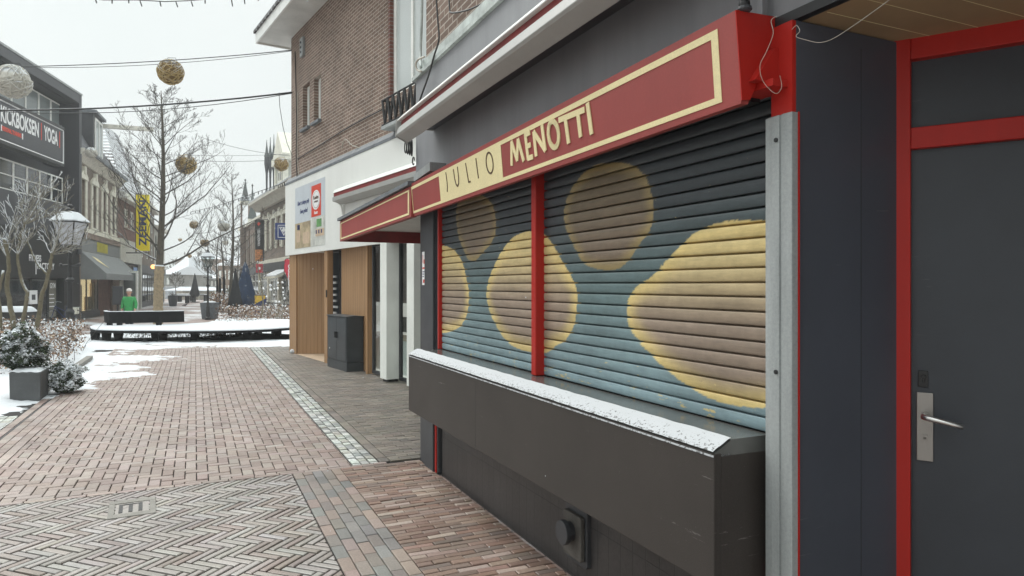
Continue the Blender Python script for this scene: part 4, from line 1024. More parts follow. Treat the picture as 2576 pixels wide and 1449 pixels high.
# ---------------------------------------------------------------- left side of the square
def LF(u,Y,slope,gz_=-.3):  # frame whose x runs away from the camera, y into the building
    X_=(u-CX)/FPX*Y; return frame(X_,Y,slope,1.0,gz_)
def lu(M,u,y=0): return fx(M,u,y)
def lz(M,u,v,y=0): return hit(M,u,v,y).z
BK=LF(188,37,-.195)
bb=thing('fitness_building','anthracite three storey gym building with large framed windows at the left edge','building',BK)
xa=-13.0
H=lambda u,v,y=0: lz(BK,u,v,y)
ztop=H(187,240); zb1=H(187,262)
m=MB(); m.box(xa,-.0,1.4,10,0,ztop-.1); m.box(xa,0,0,1.4,ztop-.5,ztop-.02); m.box(xa,-.3,0.65,1.4,0,H(160,446,.4)+.4); m.build('wall',X['black_facade'],bb)
m=MB(); m.box(-.32,.0,-.35,1.4,H(180,640),ztop); m.box(xa,-.32,-.35,1.4,zb1,ztop); m.build('facade_frame',X['black_facade'],bb,bevel=.02)
m=MB(); m.box(xa,.02,-.38,1.4,ztop+.001,ztop+.10); m.build('roof_edge',X['alu'],bb)
def strip(u_r,v_t,v_b,n,y,name,gl,bars=()):
    x1=lu(BK,u_r,y); zt=lz(BK,u_r,v_t,y); zb=lz(BK,u_r,v_b,y); wd=(x1-xa)/n
    for k in range(n): window(bb,xa+k*wd,xa+(k+1)*wd-.002,zb,zt,y,.07,(),bars,frm='frame_white',gl=gl,name=name)
strip(157,266,330,10,.6,'upper_window','glass_grey')
strip(158,448,514,10,.4,'first_floor_window','glass',(.5,))
# ground floor
zf=H(150,600)
m=MB(); m.box(xa,-.3,-.02,1.4,zf,H(160,514)); m.build('spandrel',X['black_facade'],bb)
m=MB(); m.box(xa,-.05,-.25,-.021,H(150,700),zf+.2); m.box(-1.9,-.0,-.25,1.2,0,H(150,700)); m.build('shopfront_panel',X['black'],bb)
zs=H(150,700)
for a,b in ((-2.9,-1.95),(-4.6,-2.95),(-6.6,-4.65),(-9,-6.65)):
    window(bb,a,b,.05,zs,.05,.08,(),(),frm='black',gl='glass',name='shop_window')
m=MB(); m.box(-2.82,-2.05,.06,.075,.3,zs-.1); pnl=m.build('window_film',mat('olive grey window film',(.17,.16,.13),.5,var=.15),bb)
text('GYM','window_lettering',X['white'],bb,.36,(-2.72,.055,1.75),xs=.8,bold=.01)
m=MB()
for k in range(5): m.box(-2.78,-2.30+.06*(k%2),.05,.058,1.40-.2*k,1.45-.2*k)
m.build('window_stripes',X['white'],bb)
m=MB(); m.box(-4.95,-4.2,-.03,.045,1.0,1.65); m.build('window_notice',X['white'],bb); m=MB(); m.box(-4.75,-4.4,-.035,-.0305,1.2,1.45); m.build('notice_print',X['grey_dark'],bb)
# lettering FITNESS FACTORY
fs=thing('gym_sign','white FITNESS FACTORY lettering on the black shopfront','sign',BK)
fx0=lu(BK,72,-.26); fx1=lu(BK,93,-.26); zz=H(100,662,-.26)
text('FITNESS','lettering',X['white'],fs,.42,(fx0,-.27,H(90,657,-.26)),xs=.80,bold=.008)
text('FACTORY','lettering',X['white'],fs,.42,(fx1,-.27,H(110,677,-.26)),xs=.92,bold=.008)
MB().box(fx1-.12,fx1-.08,-.275,-.251,H(90,690,-.26),H(90,655,-.26)).build('sign_bar',X['white'],fs)
# kickboksen sign
ks=thing('gym_signboard','dark signboard reading KICKBOKSEN and YOGA with white border on the black building','sign',BK)
yS=-.45; sx1=lu(BK,158,yS); szt=lz(BK,158,330,yS); szb=lz(BK,158,407,yS)
sx0=xa
m=MB(); m.box(sx0,sx1,yS,yS+.3,szb,szt); m.build('board',X['black_facade'],ks)
m=MB(); m.box(sx0,sx1+.05,yS-.02,yS+.3,szt+.02,szt+.06); m.box(sx0,sx1+.05,yS-.02,yS+.3,szb-.10,szb-.04); m.box(sx1+.01,sx1+.06,yS-.03,yS+.2,szb-.10,szt+.0); m.build('snowy_border',X['white'],ks)
m=MB(); m.box(sx0,sx1+.1,yS-.04,yS+.4,szt+.06,szt+.20); m.box(sx0,sx1+.05,yS-.04,yS+.4,szb-.24,szb-.101); m.build('border',X['black'],ks)
kz=lambda u,v: lz(BK,u,v,yS); kx=lambda u: lu(BK,u,yS)
# letter heights from the photo
def fit(s,name,mt,x0,x1,z0,z1,parent,y,bold=.02):
    o=text(s,name,mt,parent,1,(0,0,0),bold=bold); vs=[v.co for v in o.data.vertices]; a=min(v.x for v in vs);b=max(v.x for v in vs);c=min(v.z for v in vs);d_=max(v.z for v in vs)
    for v in o.data.vertices: v.co=Vector((x0+(v.co.x-a)/(b-a)*(x1-x0), y+v.co.y*.5, z0+(v.co.z-c)/(d_-c)*(z1-z0)))
    return o
zt=kz(97,318); zb_k=kz(97,351); 
hgt=szt-szb
zl1=szb+hgt*.90; zl0=szb+hgt*.44
fit('KICKBOKSEN','lettering',X['white'],kx(1),kx(97),zl0,zl1,ks,yS-.012,.03)
fit('YOGA','lettering',X['white'],kx(110),kx(145),zl0,zl1,ks,yS-.012,.03)
m=MB(); m.box(kx(103),kx(104)+.02,yS-.012,yS-.002,zl0-.05,zl1+.05); m.box(kx(149),kx(150)+.02,yS-.012,yS-.002,zl0-.05,zl1+.05); m.build('divider',X['orange_red'],ks)
fit('PERSONAL TRAINING','small_lettering',X['orange_red'],kx(4),kx(53),szb+hgt*.21,szb+hgt*.34,ks,yS-.012,.06)
m=MB(); m.box(kx(2),kx(2)+.09,yS-.012,yS-.002,szb+hgt*.19,szb+hgt*.36); m.box(kx(55),kx(55)+.09,yS-.012,yS-.002,szb+hgt*.19,szb+hgt*.36); m.build('sign_bar',X['white'],ks)

# mansard house
M2=LF(190,37,-.363); L2=lu(M2,297)
H2=lambda u,v,y=0: lz(M2,u,v,y)
mh=thing('mansard_house','old pale fronted house with slate mansard roof between black building and snowy gable','building',M2)
zc=H2(190,372); z4=H2(198,579)
m=MB()
wins=[]; 
for k in range(4):
    a=1.0+k*2.75; wins.append((a,a+1.05,z4+.45,z4+3.0))
wall_with_holes(m,0,L2,z4,zc-.5,0,.4,wins); m.box(0,L2,.6,9,0,zc-.5); m.build('wall',X['brick_grey'],mh)
m=MB()
for a,b,c,d in wins:
    m.box(a-.28,a-.002,-.08,.1,c-.1,d-.1); m.box(b+.002,b+.28,-.08,.1,c-.1,d-.1)
    m.prism([(a-.38,d-.08),(b+.38,d-.08),(b+.30,d+.12),((a+b)/2+.25,d+.38),((a+b)/2-.25,d+.38),(a-.30,d+.12)],-.12,.02,'y'); m.box((a+b)/2-.14,(a+b)/2+.14,-.18,.02,d+.2,d+.62)
    m.box(a-.35,b+.35,-.12,.02,c-.2,c-.101)
m.box(0,L2,-.10,.02,z4-.02,z4+.22)
m.build('window_surrounds',X['frame_cream'],mh)
for a,b,c,d in wins: window(mh,a,b,c,d,.14,.09,(.5,),(.68,),frm='frame_cream',gl='glass')
m=MB(); m.prism([(-.55,zc),(-.55,zc-.10),(-.42,zc-.16),(-.22,zc-.42),(-.10,zc-.6),(.05,zc-.62),(.05,zc)],-.2,L2+.2,'x'); m.build('cornice',X['cornice'],mh)
m=MB(); m.box(-.2,L2+.2,-.60,-.50,zc-.14,zc+.05); m.build('gutter',X['lead'],mh)
zr=H2(190,250)+.5
m=MB(); m.hexa([(0,-.3,zc),(L2+.1,-.3,zc),(L2+.1,8,zc),(0,8,zc),(0.0,1.4,zr),(6.3,1.4,zr),(6.3,6,zr),(0.0,6,zr)]); m.build('roof',X['slate'],mh)
m=MB(); dx0=lu(M2,215,.3); dx1=dx0+2.4; dz1=zc+2.75
m.box(dx0,dx1,-.1,3,zc+.1,dz1); dm_=m.build('dormer',X['grey_dark'],mh)
m=MB(); m.box(dx0-.15,dx1+.15,-.3,3,dz1+.001,dz1+.16); m.build('dormer_roof',X['lead'],dm_)
window(dm_,dx0+.3,dx1-.1,zc+.3,dz1-.2,-.16,.12,(.5,),(),frm='frame_white',gl='glass_grey')
m=MB(); m.box(dx1+.3,dx1+.5,-2.9,1,dz1-.30,dz1-.05); m.build('hoist_beam',X['cornice'],mh)
# ground floor shop
m=MB(); m.box(0,.55,-.12,.6,0,z4-.03); m.build('corner_pier',X['brick'],mh)
zsg=H2(210,632); m=MB(); m.box(.56,L2,-.10,.3,zsg,z4-.35); m.build('shop_fascia',X['grey_blind'],mh)
m=MB(); m.box(.56,L2,-.16,.3,z4-.349,z4-.03); m.build('fascia_trim',X['brick'],mh)
m=MB(); m.box(4.6,7.6,-.115,-.101,zsg+.1,z4-.42); m.build('fascia_panel',mat('faded yellow panel',(.38,.34,.03),.6,var=.3,scale=1.2),mh)
lx=lu(M2,252)
window(mh,.62,3.0,.35,zsg-.3,.1,.07,(.35,),(),frm='frame_dark',gl='glass_clear',name='shop_window')
window(mh,3.0,lx,.35,zsg-.3,.1,.07,(.5,),(),frm='frame_dark',gl='glass_clear',name='shop_window')
m=MB(); m.box(.62,lx,.5,.56,.35,zsg-.1); m.build('lit_interior',X['warm'],mh,label='warm lit interior behind the shop windows')
m=MB(); m.box(1.2,1.9,.3,.49,.4,1.5); m.box(2.3,2.8,.3,.49,.4,1.9); m.box(4.2,5.2,.3,.49,.4,1.2); m.box(5.6,6.1,.3,.49,.4,2.0); m.build('display_goods',X['floorwood'],mh)
m=MB(); m.box(1.3,2.2,.3,.49,2.0,2.4); m.build('window_sign',X['orange_red'],mh)
m=MB(); m.box(.56,lx,0,.55,0,.34); m.build('window_base',X['grey_dark'],mh)
m=MB(); m.box(lx,lx+3.6,.1,.6,0,zsg); m.build('side_brickwork',X['brick_red'],mh)
m=MB(); m.box(lx+3.6,L2,-.05,.6,0,zsg); m.build('end_pier',X['brick'],mh)
# shop blind
sb=thing('shop_blind','grey fabric shop blind with pale leaf emblem over the lit window','awning',M2)
bz0=H2(225,702,-1.3); b_x1=lu(M2,296,-1.2)
m=MB(); m.prism([(-.10,zsg-.02),(-1.35,bz0+.35),(-1.35,bz0),(-1.30,bz0),(-1.30,bz0+.33),(-.10,zsg-.10)],.55,L2-.3,'x'); m.prism([(-.10,zsg-.02),(-1.35,bz0+.35),(-1.35,bz0),(-.10,bz0)],.53,.55,'x'); m.prism([(-.10,zsg-.02),(-1.35,bz0+.35),(-1.35,bz0),(-.10,bz0)],L2-.3,L2-.28,'x'); m.build('cloth',X['grey_blind'],sb)
e=Vector((0,-1.25,bz0+.35-zsg+.02)).normalized(); nn=Vector((0,e.z,-e.y))*-.02
def onb(x,s): p=Vector((0,-.10,zsg-.02))+e*s; return (x,p.y-.012,p.z+.012)
ml=MB(); 
a_=onb(2.0,.35);b_=onb(2.7,.55);c_=onb(3.0,1.3);d_=onb(1.9,.75)
ml.add([a_,b_,c_,d_,(a_[0],a_[1]-.01,a_[2]),(b_[0],b_[1]-.01,b_[2]),(c_[0],c_[1]-.01,c_[2]),(d_[0],d_[1]-.01,d_[2])],[(0,1,2,3),(7,6,5,4),(0,4,5,1),(1,5,6,2),(2,6,7,3),(3,7,4,0)]); ml.build('emblem',X['cream'],sb)

# snowy gable house with grey shopfront
M3=frame((M2@Vector((L2,0,0))).x,(M2@Vector((L2,0,0))).y,-.363,1,-.3); L3=lu(M3,352)
H3=lambda u,v,y=0: lz(M3,u,v,y)
gh=thing('gable_house','house with snowy tiled gable roof and pale grey shopfront behind the yellow sign','building',M3)
zc3=H3(300,486); z3=H3(300,598)
w3a=[(2.3,3.9,z3+.9,zc3-.8),(4.8,6.4,z3+.9,zc3-.8),(8.0,9.6,z3+.9,zc3-.8)]
m=MB(); wall_with_holes(m,0,L3,z3,zc3,0,.4,w3a); m.box(0,L3,1.2,9,0,zc3); m.build('wall',X['brick_red'],gh)
for a,b,c,d in w3a: window(gh,a,b,c,d,.05,.14,(.5,),(.6,),frm='frame_cream',gl='glass',sill='cornice')
m=MB(); m.box(-.1,L3+.1,-.5,.1,zc3-.35,zc3+.1); m.build('cornice',X['white_render'],gh)
zr3=lz(M3,270,317,3.0); gxa=fx(M3,256,3.0); gxb=fx(M3,287,3.0)
m=MB(); m.hexa([(.0,-.4,zc3+.1),(L3+.3,-.4,zc3+.1),(L3+.3,8,zc3+.1),(.0,8,zc3+.1),(gxa,3.0,zr3),(gxb,3.0,zr3),(gxb,4,zr3),(gxa,4,zr3)]); m.build('roof',X['tile_snow'],gh)
m=MB(); m.hexa([(gxb,2.8,zr3-.1),(L3+.32,-.45,zc3+.12),(L3+.52,-.45,zc3+.12),(gxb+.6,2.8,zr3-.1),(gxb,3.2,zr3+.25),(L3+.32,.1,zc3+.5),(L3+.52,.1,zc3+.5),(gxb+.6,3.2,zr3+.25)]); m.build('verge',X['tile_dark'],gh)
m=MB(); m.box(0,L3,-.15,.4,H3(300,658),z3-.02); m.box(0,.5,-.15,.4,0,H3(300,658)); m.box(L3-.6,L3,-.15,.4,0,H3(300,658)); m.build('shopfront_surround',X['stucco'],gh)
zs3=H3(300,658)-.01
window(gh,.55,3.2,.3,zs3,.05,.10,(.5,),(.70,),frm='frame_dark',gl='glass',name='shop_window'); window(gh,5.2,L3-.65,.3,zs3,.05,.10,(.33,.66),(.70,),frm='frame_dark',gl='glass',name='shop_window')
dd=window(gh,3.25,5.15,.0,zs3-.0,.04,.10,(),(.70,),frm='frame_dark',gl='glass',name='shop_door')
m=MB(); m.box(.9,2.4,.02,.045,1.9,2.9); m.build('window_poster',X['orange_red'],gh)
m=MB(); m.box(6.4,8.0,.02,.045,2.6,3.3); m.build('window_poster',mat('pale blue poster',(.30,.45,.75),.5),gh)
m=MB(); m.box(.55,L3-.65,0.0,.3,0,.29); m.build('shopfront_base',X['grey_dark'],gh)
# white frame door thing beside person
wf=thing('white_door_frame','white framed entrance behind the person in green','door frame',LOC(at(305,0,46).x,46,-.3,R(-4)))
m=MB(); m.box(0,.12,0,.12,0,2.85); m.box(1.0,1.12,0,.12,0,2.85); m.box(0.12,1.0,0,.12,2.7,2.85); m.box(0.12,1.0,0,.12,0,.15); m.build('frame',X['frame_white'],wf)
m=MB(); m.box(.12,1.0,.05,.07,.15,2.7); m.build('pane',X['glass_grey'],wf); 
# dark letter box panel
pb_=at(296,742,33); nb=thing('notice_box','dark flat notice box on a post left of the person in green','sign',LOC(pb_.x,pb_.y,-.3,R(10)))
m=MB(); m.box(-.22,.22,-.06,.06,.95,1.85); m.build('panel',X['grey_dark'],nb,bevel=.02); m=MB(); m.tube([(0,0,0),(0,0,.95)],.04,8); m.build('post',X['black_metal'],nb)
# yellow vertical sign
zx=lu(M3,358); zsM=TR(M3,L3*.62,0,0)
Yz=50; pz_=at(344,560,Yz); pz2=at(375,560,Yz); 
zo=thing('yellow_banner_sign','tall yellow sign with vertical blue lettering ZEEMAN behind the tree','sign',LOC((pz_.x+pz2.x)/2,Yz,0,R(4)))
hw=(pz2.x-pz_.x)/2; zz1=at(360,490,Yz).z; zz0=at(360,631,Yz).z
m=MB(); m.box(-hw,hw,-.08,.08,zz0,zz1); m.build('board',X['yellow'],zo,bevel=.01)
rot=Matrix.Rotation(R(90),4,'X')@Matrix.Rotation(R(90),4,'Z')
lt=text('ZEEMAN','lettering',X['navy'],zo,1,(0,0,0),rot=rot,bold=.03)
vs=[v.co for v in lt.data.vertices]; b0=[min(v[i] for v in vs) for i in range(3)]; b1=[max(v[i] for v in vs) for i in range(3)]
for v in lt.data.vertices: v.co=Vector((-hw*.55+(v.co.x-b0[0])/(b1[0]-b0[0])*hw*1.2,-.086+(v.co.y-b0[1])*.3, zz0+.35+(v.co.z-b0[2])/(b1[2]-b0[2])*(zz1-zz0-.75)))
m=MB(); m.box(-hw-.06,-hw-.002,-.05,.05,zz0-.1,zz1+.1); m.tube([(-hw-3,0,zz0-.15),(hw,0,zz0-.15)],.04,6); m.build('bracket',X['black_metal'],zo)
# further left houses
def house(name,label,u0,Y0,slope,u1,vtop,group,wallm,roofm,rh=3,stor=2,depth=9,shop='frame_dark',wm='frame_cream',n=4,gz_=-.3,flip=False):
    Mh=LF(u0,Y0,slope,gz_); L=lu(Mh,u1); zt=lz(Mh,u0,vtop)
    t=thing(name,label,'building',Mh,group=group)
    zg=3.6; wd=L/n; holes=[]
    for k in range(n): holes.append((wd*(k+.25),wd*(k+.75),0,0))
    m=MB(); sh=(zt-zg)/stor
    for s in range(stor): wall_with_holes(m,0,L,zg+s*sh,zg+(s+1)*sh,0,.35,[(a,b,zg+s*sh+sh*.25,zg+s*sh+sh*.85) for a,b,_,_ in holes])
    m.box(0,L,.7,depth,0,zt); m.build('wall',X[wallm],t)
    for s in range(stor):
        for a,b,_,_ in holes: window(t,a,b,zg+s*sh+sh*.25,zg+s*sh+sh*.85,.08,.12,(.5,),(.66,),frm=wm,gl='glass')
    m=MB(); m.box(-.1,L+.1,-.45,.1,zt,zt+.35); m.build('cornice',X['cornice'],t)
    m=MB(); m.hexa([(0,-.2,zt+.35),(L,-.2,zt+.35),(L,depth,zt+.35),(0,depth,zt+.35),(L*.12,depth*.4,zt+rh),(L*.88,depth*.4,zt+rh),(L*.88,depth*.6,zt+rh),(L*.12,depth*.6,zt+rh)]); rf=m.build('roof',X[roofm],t)
    m=MB(); m.box(L*.7,L*.7+.7,depth*.35,depth*.35+.7,zt+rh*.4,zt+rh+.9); m.build('chimney',X['brick_red'],rf)
    m=MB(); m.box(0,L,-.12,.35,2.9,zg-.002); m.build('shop_fascia',X['stucco' if shop=='frame_white' else 'grey_dark'],t)
    k=max(2,n//2)
    for i in range(k): window(t,L*i/k+.15,L*(i+1)/k-.15,.35,2.89,.0,.12,(.33,.66),(.75,),frm=shop,gl='glass',name='shop_window')
    m=MB(); m.box(0,L,.02,.6,0,.34); m.build('shop_base',X['stucco' if shop=='frame_white' else 'grey_dark'],t)
    return t,Mh,L,zt
p3=M3@Vector((L3,0,0)); 
hA,MA,LA,zA_=house('dark_shopfront_house','narrow dark shopfront house just left of the tree trunk',CX+p3.x/p3.y*FPX,p3.y,-.42,388,505,None,'brick_grey','slate',3.2,2,9,'frame_dark','frame_white',3)
m=MB(); cu_=L=LA*.3; m.box(cu_,cu_+1.5,.5,2.2,zA_+.3,zA_+2.2); d3=m.build('dormer',X['stucco'],hA); window(d3,cu_+.2,cu_+1.3,zA_+.6,zA_+2.0,.44,.1,(.5,),(),frm='frame_white')
m=MB(); m.lathe([(.5,zA_+3.2),(.5,zA_+4.6),(.75,zA_+4.7),(.5,zA_+5.2),(.12,zA_+5.8),(.05,zA_+6.8),(.0001,zA_+7)],8,(LA*.5,4)); m.build('roof_lantern',X['grey_dark'],hA)
pA=MA@Vector((LA,0,0))
hB,MB_,LB,zB_=house('pale_far_house','pale house beyond the dark shopfront, mostly behind the tree trunk',CX+pA.x/pA.y*FPX,pA.y,-.36,414,575,None,'stucco','tile_snow',2.5,1,9,'frame_dark','frame_dark',3)

# ---------------------------------------------------------------- right side houses (x runs away from the camera, y towards the street -> use mirrored frame)
def RF(u,Y,slope,gz_=-.3):  # x towards the camera, y into the building
    X_=(u-CX)/FPX*Y; return frame(X_,Y,-slope,-1.0,gz_)
# ornate house: far corner at u=656
R1=RF(655,58,-.57); L1=22
rh=thing('ornate_house','ornate cream trimmed house with gable dormer behind the blue triangle sign','building',R1)
HR=lambda u,v,y=0: lz(R1,u,v,y)
zcr=HR(690,493); zw1=HR(700,548); zw0=HR(700,620)
ww=[]; x=1.2
while x<L1-2: ww.append((x,x+1.25,zw0,zw1)); x+=2.1
m=MB(); wall_with_holes(m,0,L1,3.6,zcr-.6,0,.4,ww); m.box(0,L1,.7,9,0,zcr-.6); m.build('wall',X['brick_grey'],rh)
for a,b,c,d in ww: window(rh,a,b,c,d,.08,.16,(.5,),(.7,),frm='frame_cream',gl='glass')
m=MB()
for a,b,c,d in ww:
    m.box(b+.15,b+.55,-.10,.05,c-.1,d+.5); m.prism([(a-.15,d+.1),(b+.15,d+.1),((a+b)/2,d+.75)],-.12,.02,'y')
m.box(0,L1,-.16,.05,3.6,3.9); m.build('pilasters',X['frame_cream'],rh)
m=MB(); m.prism([(-.9,zcr),(-.9,zcr-.2),(-.6,zcr-.35),(-.3,zcr-.7),(.05,zcr-.7),(.05,zcr)],-.3,L1,'x'); m.build('cornice',X['cornice'],rh)
m=MB(); m.prism([(-.92,zcr+.005),(-.92,zcr+.1),(0,zcr+.15),(3.6,zcr+3.6),(4.5,zcr+3.6),(4.5,zcr+.005)],-.3,L1,'x'); rf=m.build('roof',X['tile_snow'],rh)
# gable dormer
gx=lu(R1,722); gx=fx(R1,695,-.2); gz0=zcr+.1; gz1=HR(705,418)
m=MB(); m.box(gx,gx+3.0,-.2,3.5,gz0,gz1); gd_=m.build('gable_dormer',X['stucco'],rf)
m=MB(); m.box(gx-.3,gx+3.3,-.5,3.5,gz1+.0,gz1+.5); m.prism([(gx-.3,gz1+.501),(gx+3.3,gz1+.501),(gx+1.5,gz1+2.3)],-.4,3.5,'y'); m.box(gx-.25,gx+.15,-.3,.0,gz0,gz1-.002); m.box(gx+2.85,gx+3.25,-.3,0,gz0,gz1-.002); m.build('dormer_cornice',X['frame_cream'],gd_)
window(gd_,gx+.9,gx+2.1,gz0+.5,gz1-.5,-.26,.12,(.5,),(),frm='frame_cream')
# shopfront
m=MB(); m.box(0,L1,-.25,.4,2.95,3.598); m.box(0,L1,-.1,.5,0,.55); m.build('shop_fascia',X['grey_dark'],rh)
sx=[0,4.2,8.4,12.6,16.8,21]
for i in range(5): window(rh,sx[i]+.3,sx[i+1]-.3,.56,2.94,.0,.16,(.25,.5,.75),(.72,),frm='frame_white',gl='glass',name='shop_window')
for i in range(6): MB().box(sx[i]-.25 if i else 0,sx[i]+.25,-.18,.1,.551,2.94).build('shop_pier',X['frame_cream'],rh)
bl=thing('window_blind_box','snow topped cream shop blind over the white latticed window','awning',R1)
m=MB(); m.prism([(-.26,2.95),(-.26,2.75),(-1.2,2.35),(-1.2,2.5)],8.2,12.8,'x'); m.build('cloth',X['frame_cream'],bl); m=MB(); m.prism([(-.26,2.955),(-1.2,2.505),(-1.2,2.56),(-.26,3.02)],8.2,12.8,'x'); m.build('snow_cover',X['snow'],bl)
# turreted house
R2=RF(604,76,-.525); p2=R2.inverted()@(R1@Vector((0,0,0))); L2r=p2.x
tu=thing('turret_house','brown house row with slim turret and tall white window strips beyond the ornate house','building',R2)
zt2=lz(R2,640,560)
ww=[];x=2.0
while x<L2r-1.2: ww.append((x,x+.8,3.9,zt2-.9)); x+=1.6
m=MB(); wall_with_holes(m,0,L2r,3.6,zt2,0,.4,ww); m.box(0,L2r,.7,9,0,zt2); m.build('wall',X['brick'],tu)
for a,b,c,d in ww: window(tu,a,b,c,d,.06,.14,(),(.35,.7),frm='frame_cream',gl='glass')
m=MB(); m.box(0,L2r,-.2,.1,zt2,zt2+.3); m.build('cornice',X['frame_cream'],tu)
m=MB(); m.prism([(-.1,zt2+.305),(4,zt2+3.4),(8,zt2+.305)],0,L2r,'x'); m.build('roof',X['tile_snow'],tu)
m=MB(); m.box(0,L2r,-.1,.35,2.9,3.598); m.box(0,L2r,.0,.6,0,.4); m.build('shop_fascia',X['grey_dark'],tu)
for i in range(4): window(tu,L2r*i/4+.3,L2r*(i+1)/4-.3,.41,2.89,.02,.12,(.5,),(.75,),frm='frame_white',gl='glass',name='shop_window')
def turret(parentM,u,Y,vtop,veave,vbot,wpx,label,roofh=None,openb=True,wallm='brick'):
    p=at(u,0,Y); r=wpx/2*Y/FPX; ze=at(u,veave,Y).z+.3; zt=at(u,vtop,Y).z+.3; zb=at(u,vbot,Y).z+.3
    t=thing('turret',label,'tower',LOC(p.x,p.y,-.3,R(20)),group=None)
    m=MB(); zo=ze-(ze-zb)*.42
    m.box(-r,r,-r,r,0,zo); 
    for a in (-1,1):
        for b in (-1,1): m.box(*sorted((a*r,a*r*.62)),*sorted((b*r,b*r*.62)),zo+.001,ze)
    m.build('tower_wall',X[wallm],t)
    m=MB(); m.box(-r*1.15,r*1.15,-r*1.15,r*1.15,ze+.001,ze+.35); m.build('tower_cornice',X['frame_cream'],t)
    m=MB(); prof_=[(r*1.75,ze+.352),(r*.95,ze+(zt-ze)*.33),(r*.45,ze+(zt-ze)*.68),(r*.10,ze+(zt-ze)*.92)]
    vs=[];fs=[]
    m.lathe(prof_,4); sp_=m.build('spire',X['spire'],t)
    m=MB(); m.tube([(0,0,ze+(zt-ze)*.9),(0,0,zt)],[.05,.02],6); m.sphere((0,0,ze+(zt-ze)*.955),.10,8,6); m.build('finial',X['black_metal'],sp_)
X['spire']=mat('slate spire with snow',(.10,.115,.11),.7,var=.3,scale=3,snow=.30,sn=2)
turret(R2,617,72,450,515,640,22,'front one of two slender spired turrets at the end of the right house row')
turret(R2,635,69,462,560,640,18,'rear one of two slender spired turrets, standing right of the other',openb=True)
for k,(u,vt,ve) in enumerate(((671,352,392),(680,345,392),(689,338,390))):
    p=at(u,0,62); ze=at(u,ve,62).z+.3; zt=at(u,vt,62).z+.3
    t=thing('spire',['leftmost of three thin black spires above the ornate house','middle one of three thin black spires above the ornate house','rightmost of three thin black spires above the ornate house'][k],'spire',LOC(p.x,p.y,-.3))
    MB().lathe([(.05,ze-4.5),(.10,ze-1.6),(.22,ze-.7),(.20,ze-.1)],8).build('shaft',X['grey_dark'],t)
    MB().lathe([(.24,ze-.099),(.13,ze+.3),(.05,ze+1.0),(.02,zt)],8).build('spire_roof',X['spire'],t)
# far row behind turret up to the square's end
hC,MC,LC,zC_=house('far_corner_house','far narrow house at the end of the right hand row',0,0,0,0,0,None,'far_brick','slate') if False else (None,)*4
# distant buildings closing the street
def far(name,label,u0,u1,Y,vt,wallm,roofm,vr,n,dep=14,hip=.3,zg=-.3):
    a=at(u0,0,Y);b=at(u1,0,Y); Mx=frame(a.x,a.y,1,0,zg); L=b.x-a.x; zt=at(0,vt,Y).z-zg; zr=at(0,vr,Y).z-zg
    t=thing(name,label,'building',Mx)
    m=MB(); m.box(0,L,0,dep,0,zt); m.build('wall',X[wallm],t)
    m=MB(); m.hexa([(-.3,-.4,zt),(L+.3,-.4,zt),(L+.3,dep,zt),(-.3,dep,zt),(L*hip,dep*.4,zr),(L*(1-hip),dep*.4,zr),(L*(1-hip),dep*.6,zr),(L*hip,dep*.6,zr)]); m.build('roof',X[roofm],t)
    for s in range(2):
        for k in range(n):
            x0=L*(k+.25)/n; x1=L*(k+.75)/n; z0=zt*(.12+.45*s); z1=z0+zt*.28
            if z1<zt: window(t,x0,x1,z0,z1,-.05,.12,(.5,),(),frm='frame_white',gl='glass')
    return t
far('distant_hall','distant hall with a broad snow covered hipped roof',400,472,118,702,'far_grey','snow',640,7,hip=.48)
far('distant_brick_house','distant brown brick gable wall behind the snowy hall roof',440,557,150,652,'far_brick','snow',640,6,hip=.05)
far('distant_low_building','low distant grey building behind the street lantern',470,548,112,700,'far_grey','snow',690,8,hip=.1)
far('distant_corner_building','distant building behind the slender tree left of the turret',548,618,98,668,'far_brick','tile_snow',640,6,hip=.1)
far('distant_left_building','distant pale house just right of the tree trunk',395,428,100,690,'far_grey','snow',668,3,hip=.1)

# ---------------------------------------------------------------- signs on the right
Yv=43; a=at(693,560,Yv); b=at(728,560,Yv); z1=at(0,561,Yv).z; z0=at(0,603,Yv).z
vv=thing('blue_triangle_sign','blue square projecting sign with white triangle of three letters V','sign',LOC(a.x,Yv,0,0)); W=(b.x-a.x)*1.22; Hh=z1-z0
m=MB(); m.box(0,W,-.08,.08,z0,z1); m.build('board',X['blue_sign'],vv,bevel=.01)
def vline(P,th,mt,nm,y=-.095): 
    mb=MB(); strokes(mb,[[(x*W,z0+z*Hh) for x,z in P]],th,y,-.0805); return mb.build(nm,mt,vv)
vline([(.18,.13),(.86,.13),(.86,.86),(.18,.86),(.18,.13)],.035,X['white'],'sign_frame')
m=MB(); m.prism([(.24*W,z0+.76*Hh),(.80*W,z0+.76*Hh),(.52*W,z0+.22*Hh)],-.092,-.0805,'y'); m.build('triangle',X['white'],vv)
for cx_,cz_ in ((.40,.66),(.64,.66),(.52,.42)): vline([(cx_-.065,cz_+.065),(cx_,cz_-.06),(cx_+.065,cz_+.065)],.035,X['blue_sign'],'letter_v',y=-.104)
Yb=50; a=at(643,0,Yb); b=at(661,0,Yb); zt_b=at(0,554,Yb).z; zm=at(0,628,Yb).z; zl=at(0,657,Yb).z; z2=at(0,664,Yb).z; z3_=at(0,686,Yb).z
vb=thing('vertical_shop_banner','tall black banner sign with vertical white lettering above an orange patterned panel','sign',LOC((a.x+b.x)/2,Yb,0)); hw=(b.x-a.x)/2
m=MB(); m.box(-hw,hw,-.1,.1,zm,zt_b); m.build('black_panel',X['black'],vb)
m=MB(); m.box(-hw,hw,-.1,.1,zl,zm-.001); m.build('patterned_panel',mat('orange pattern print',(.50,.20,.07),.6,var=.9,scale=9),vb)
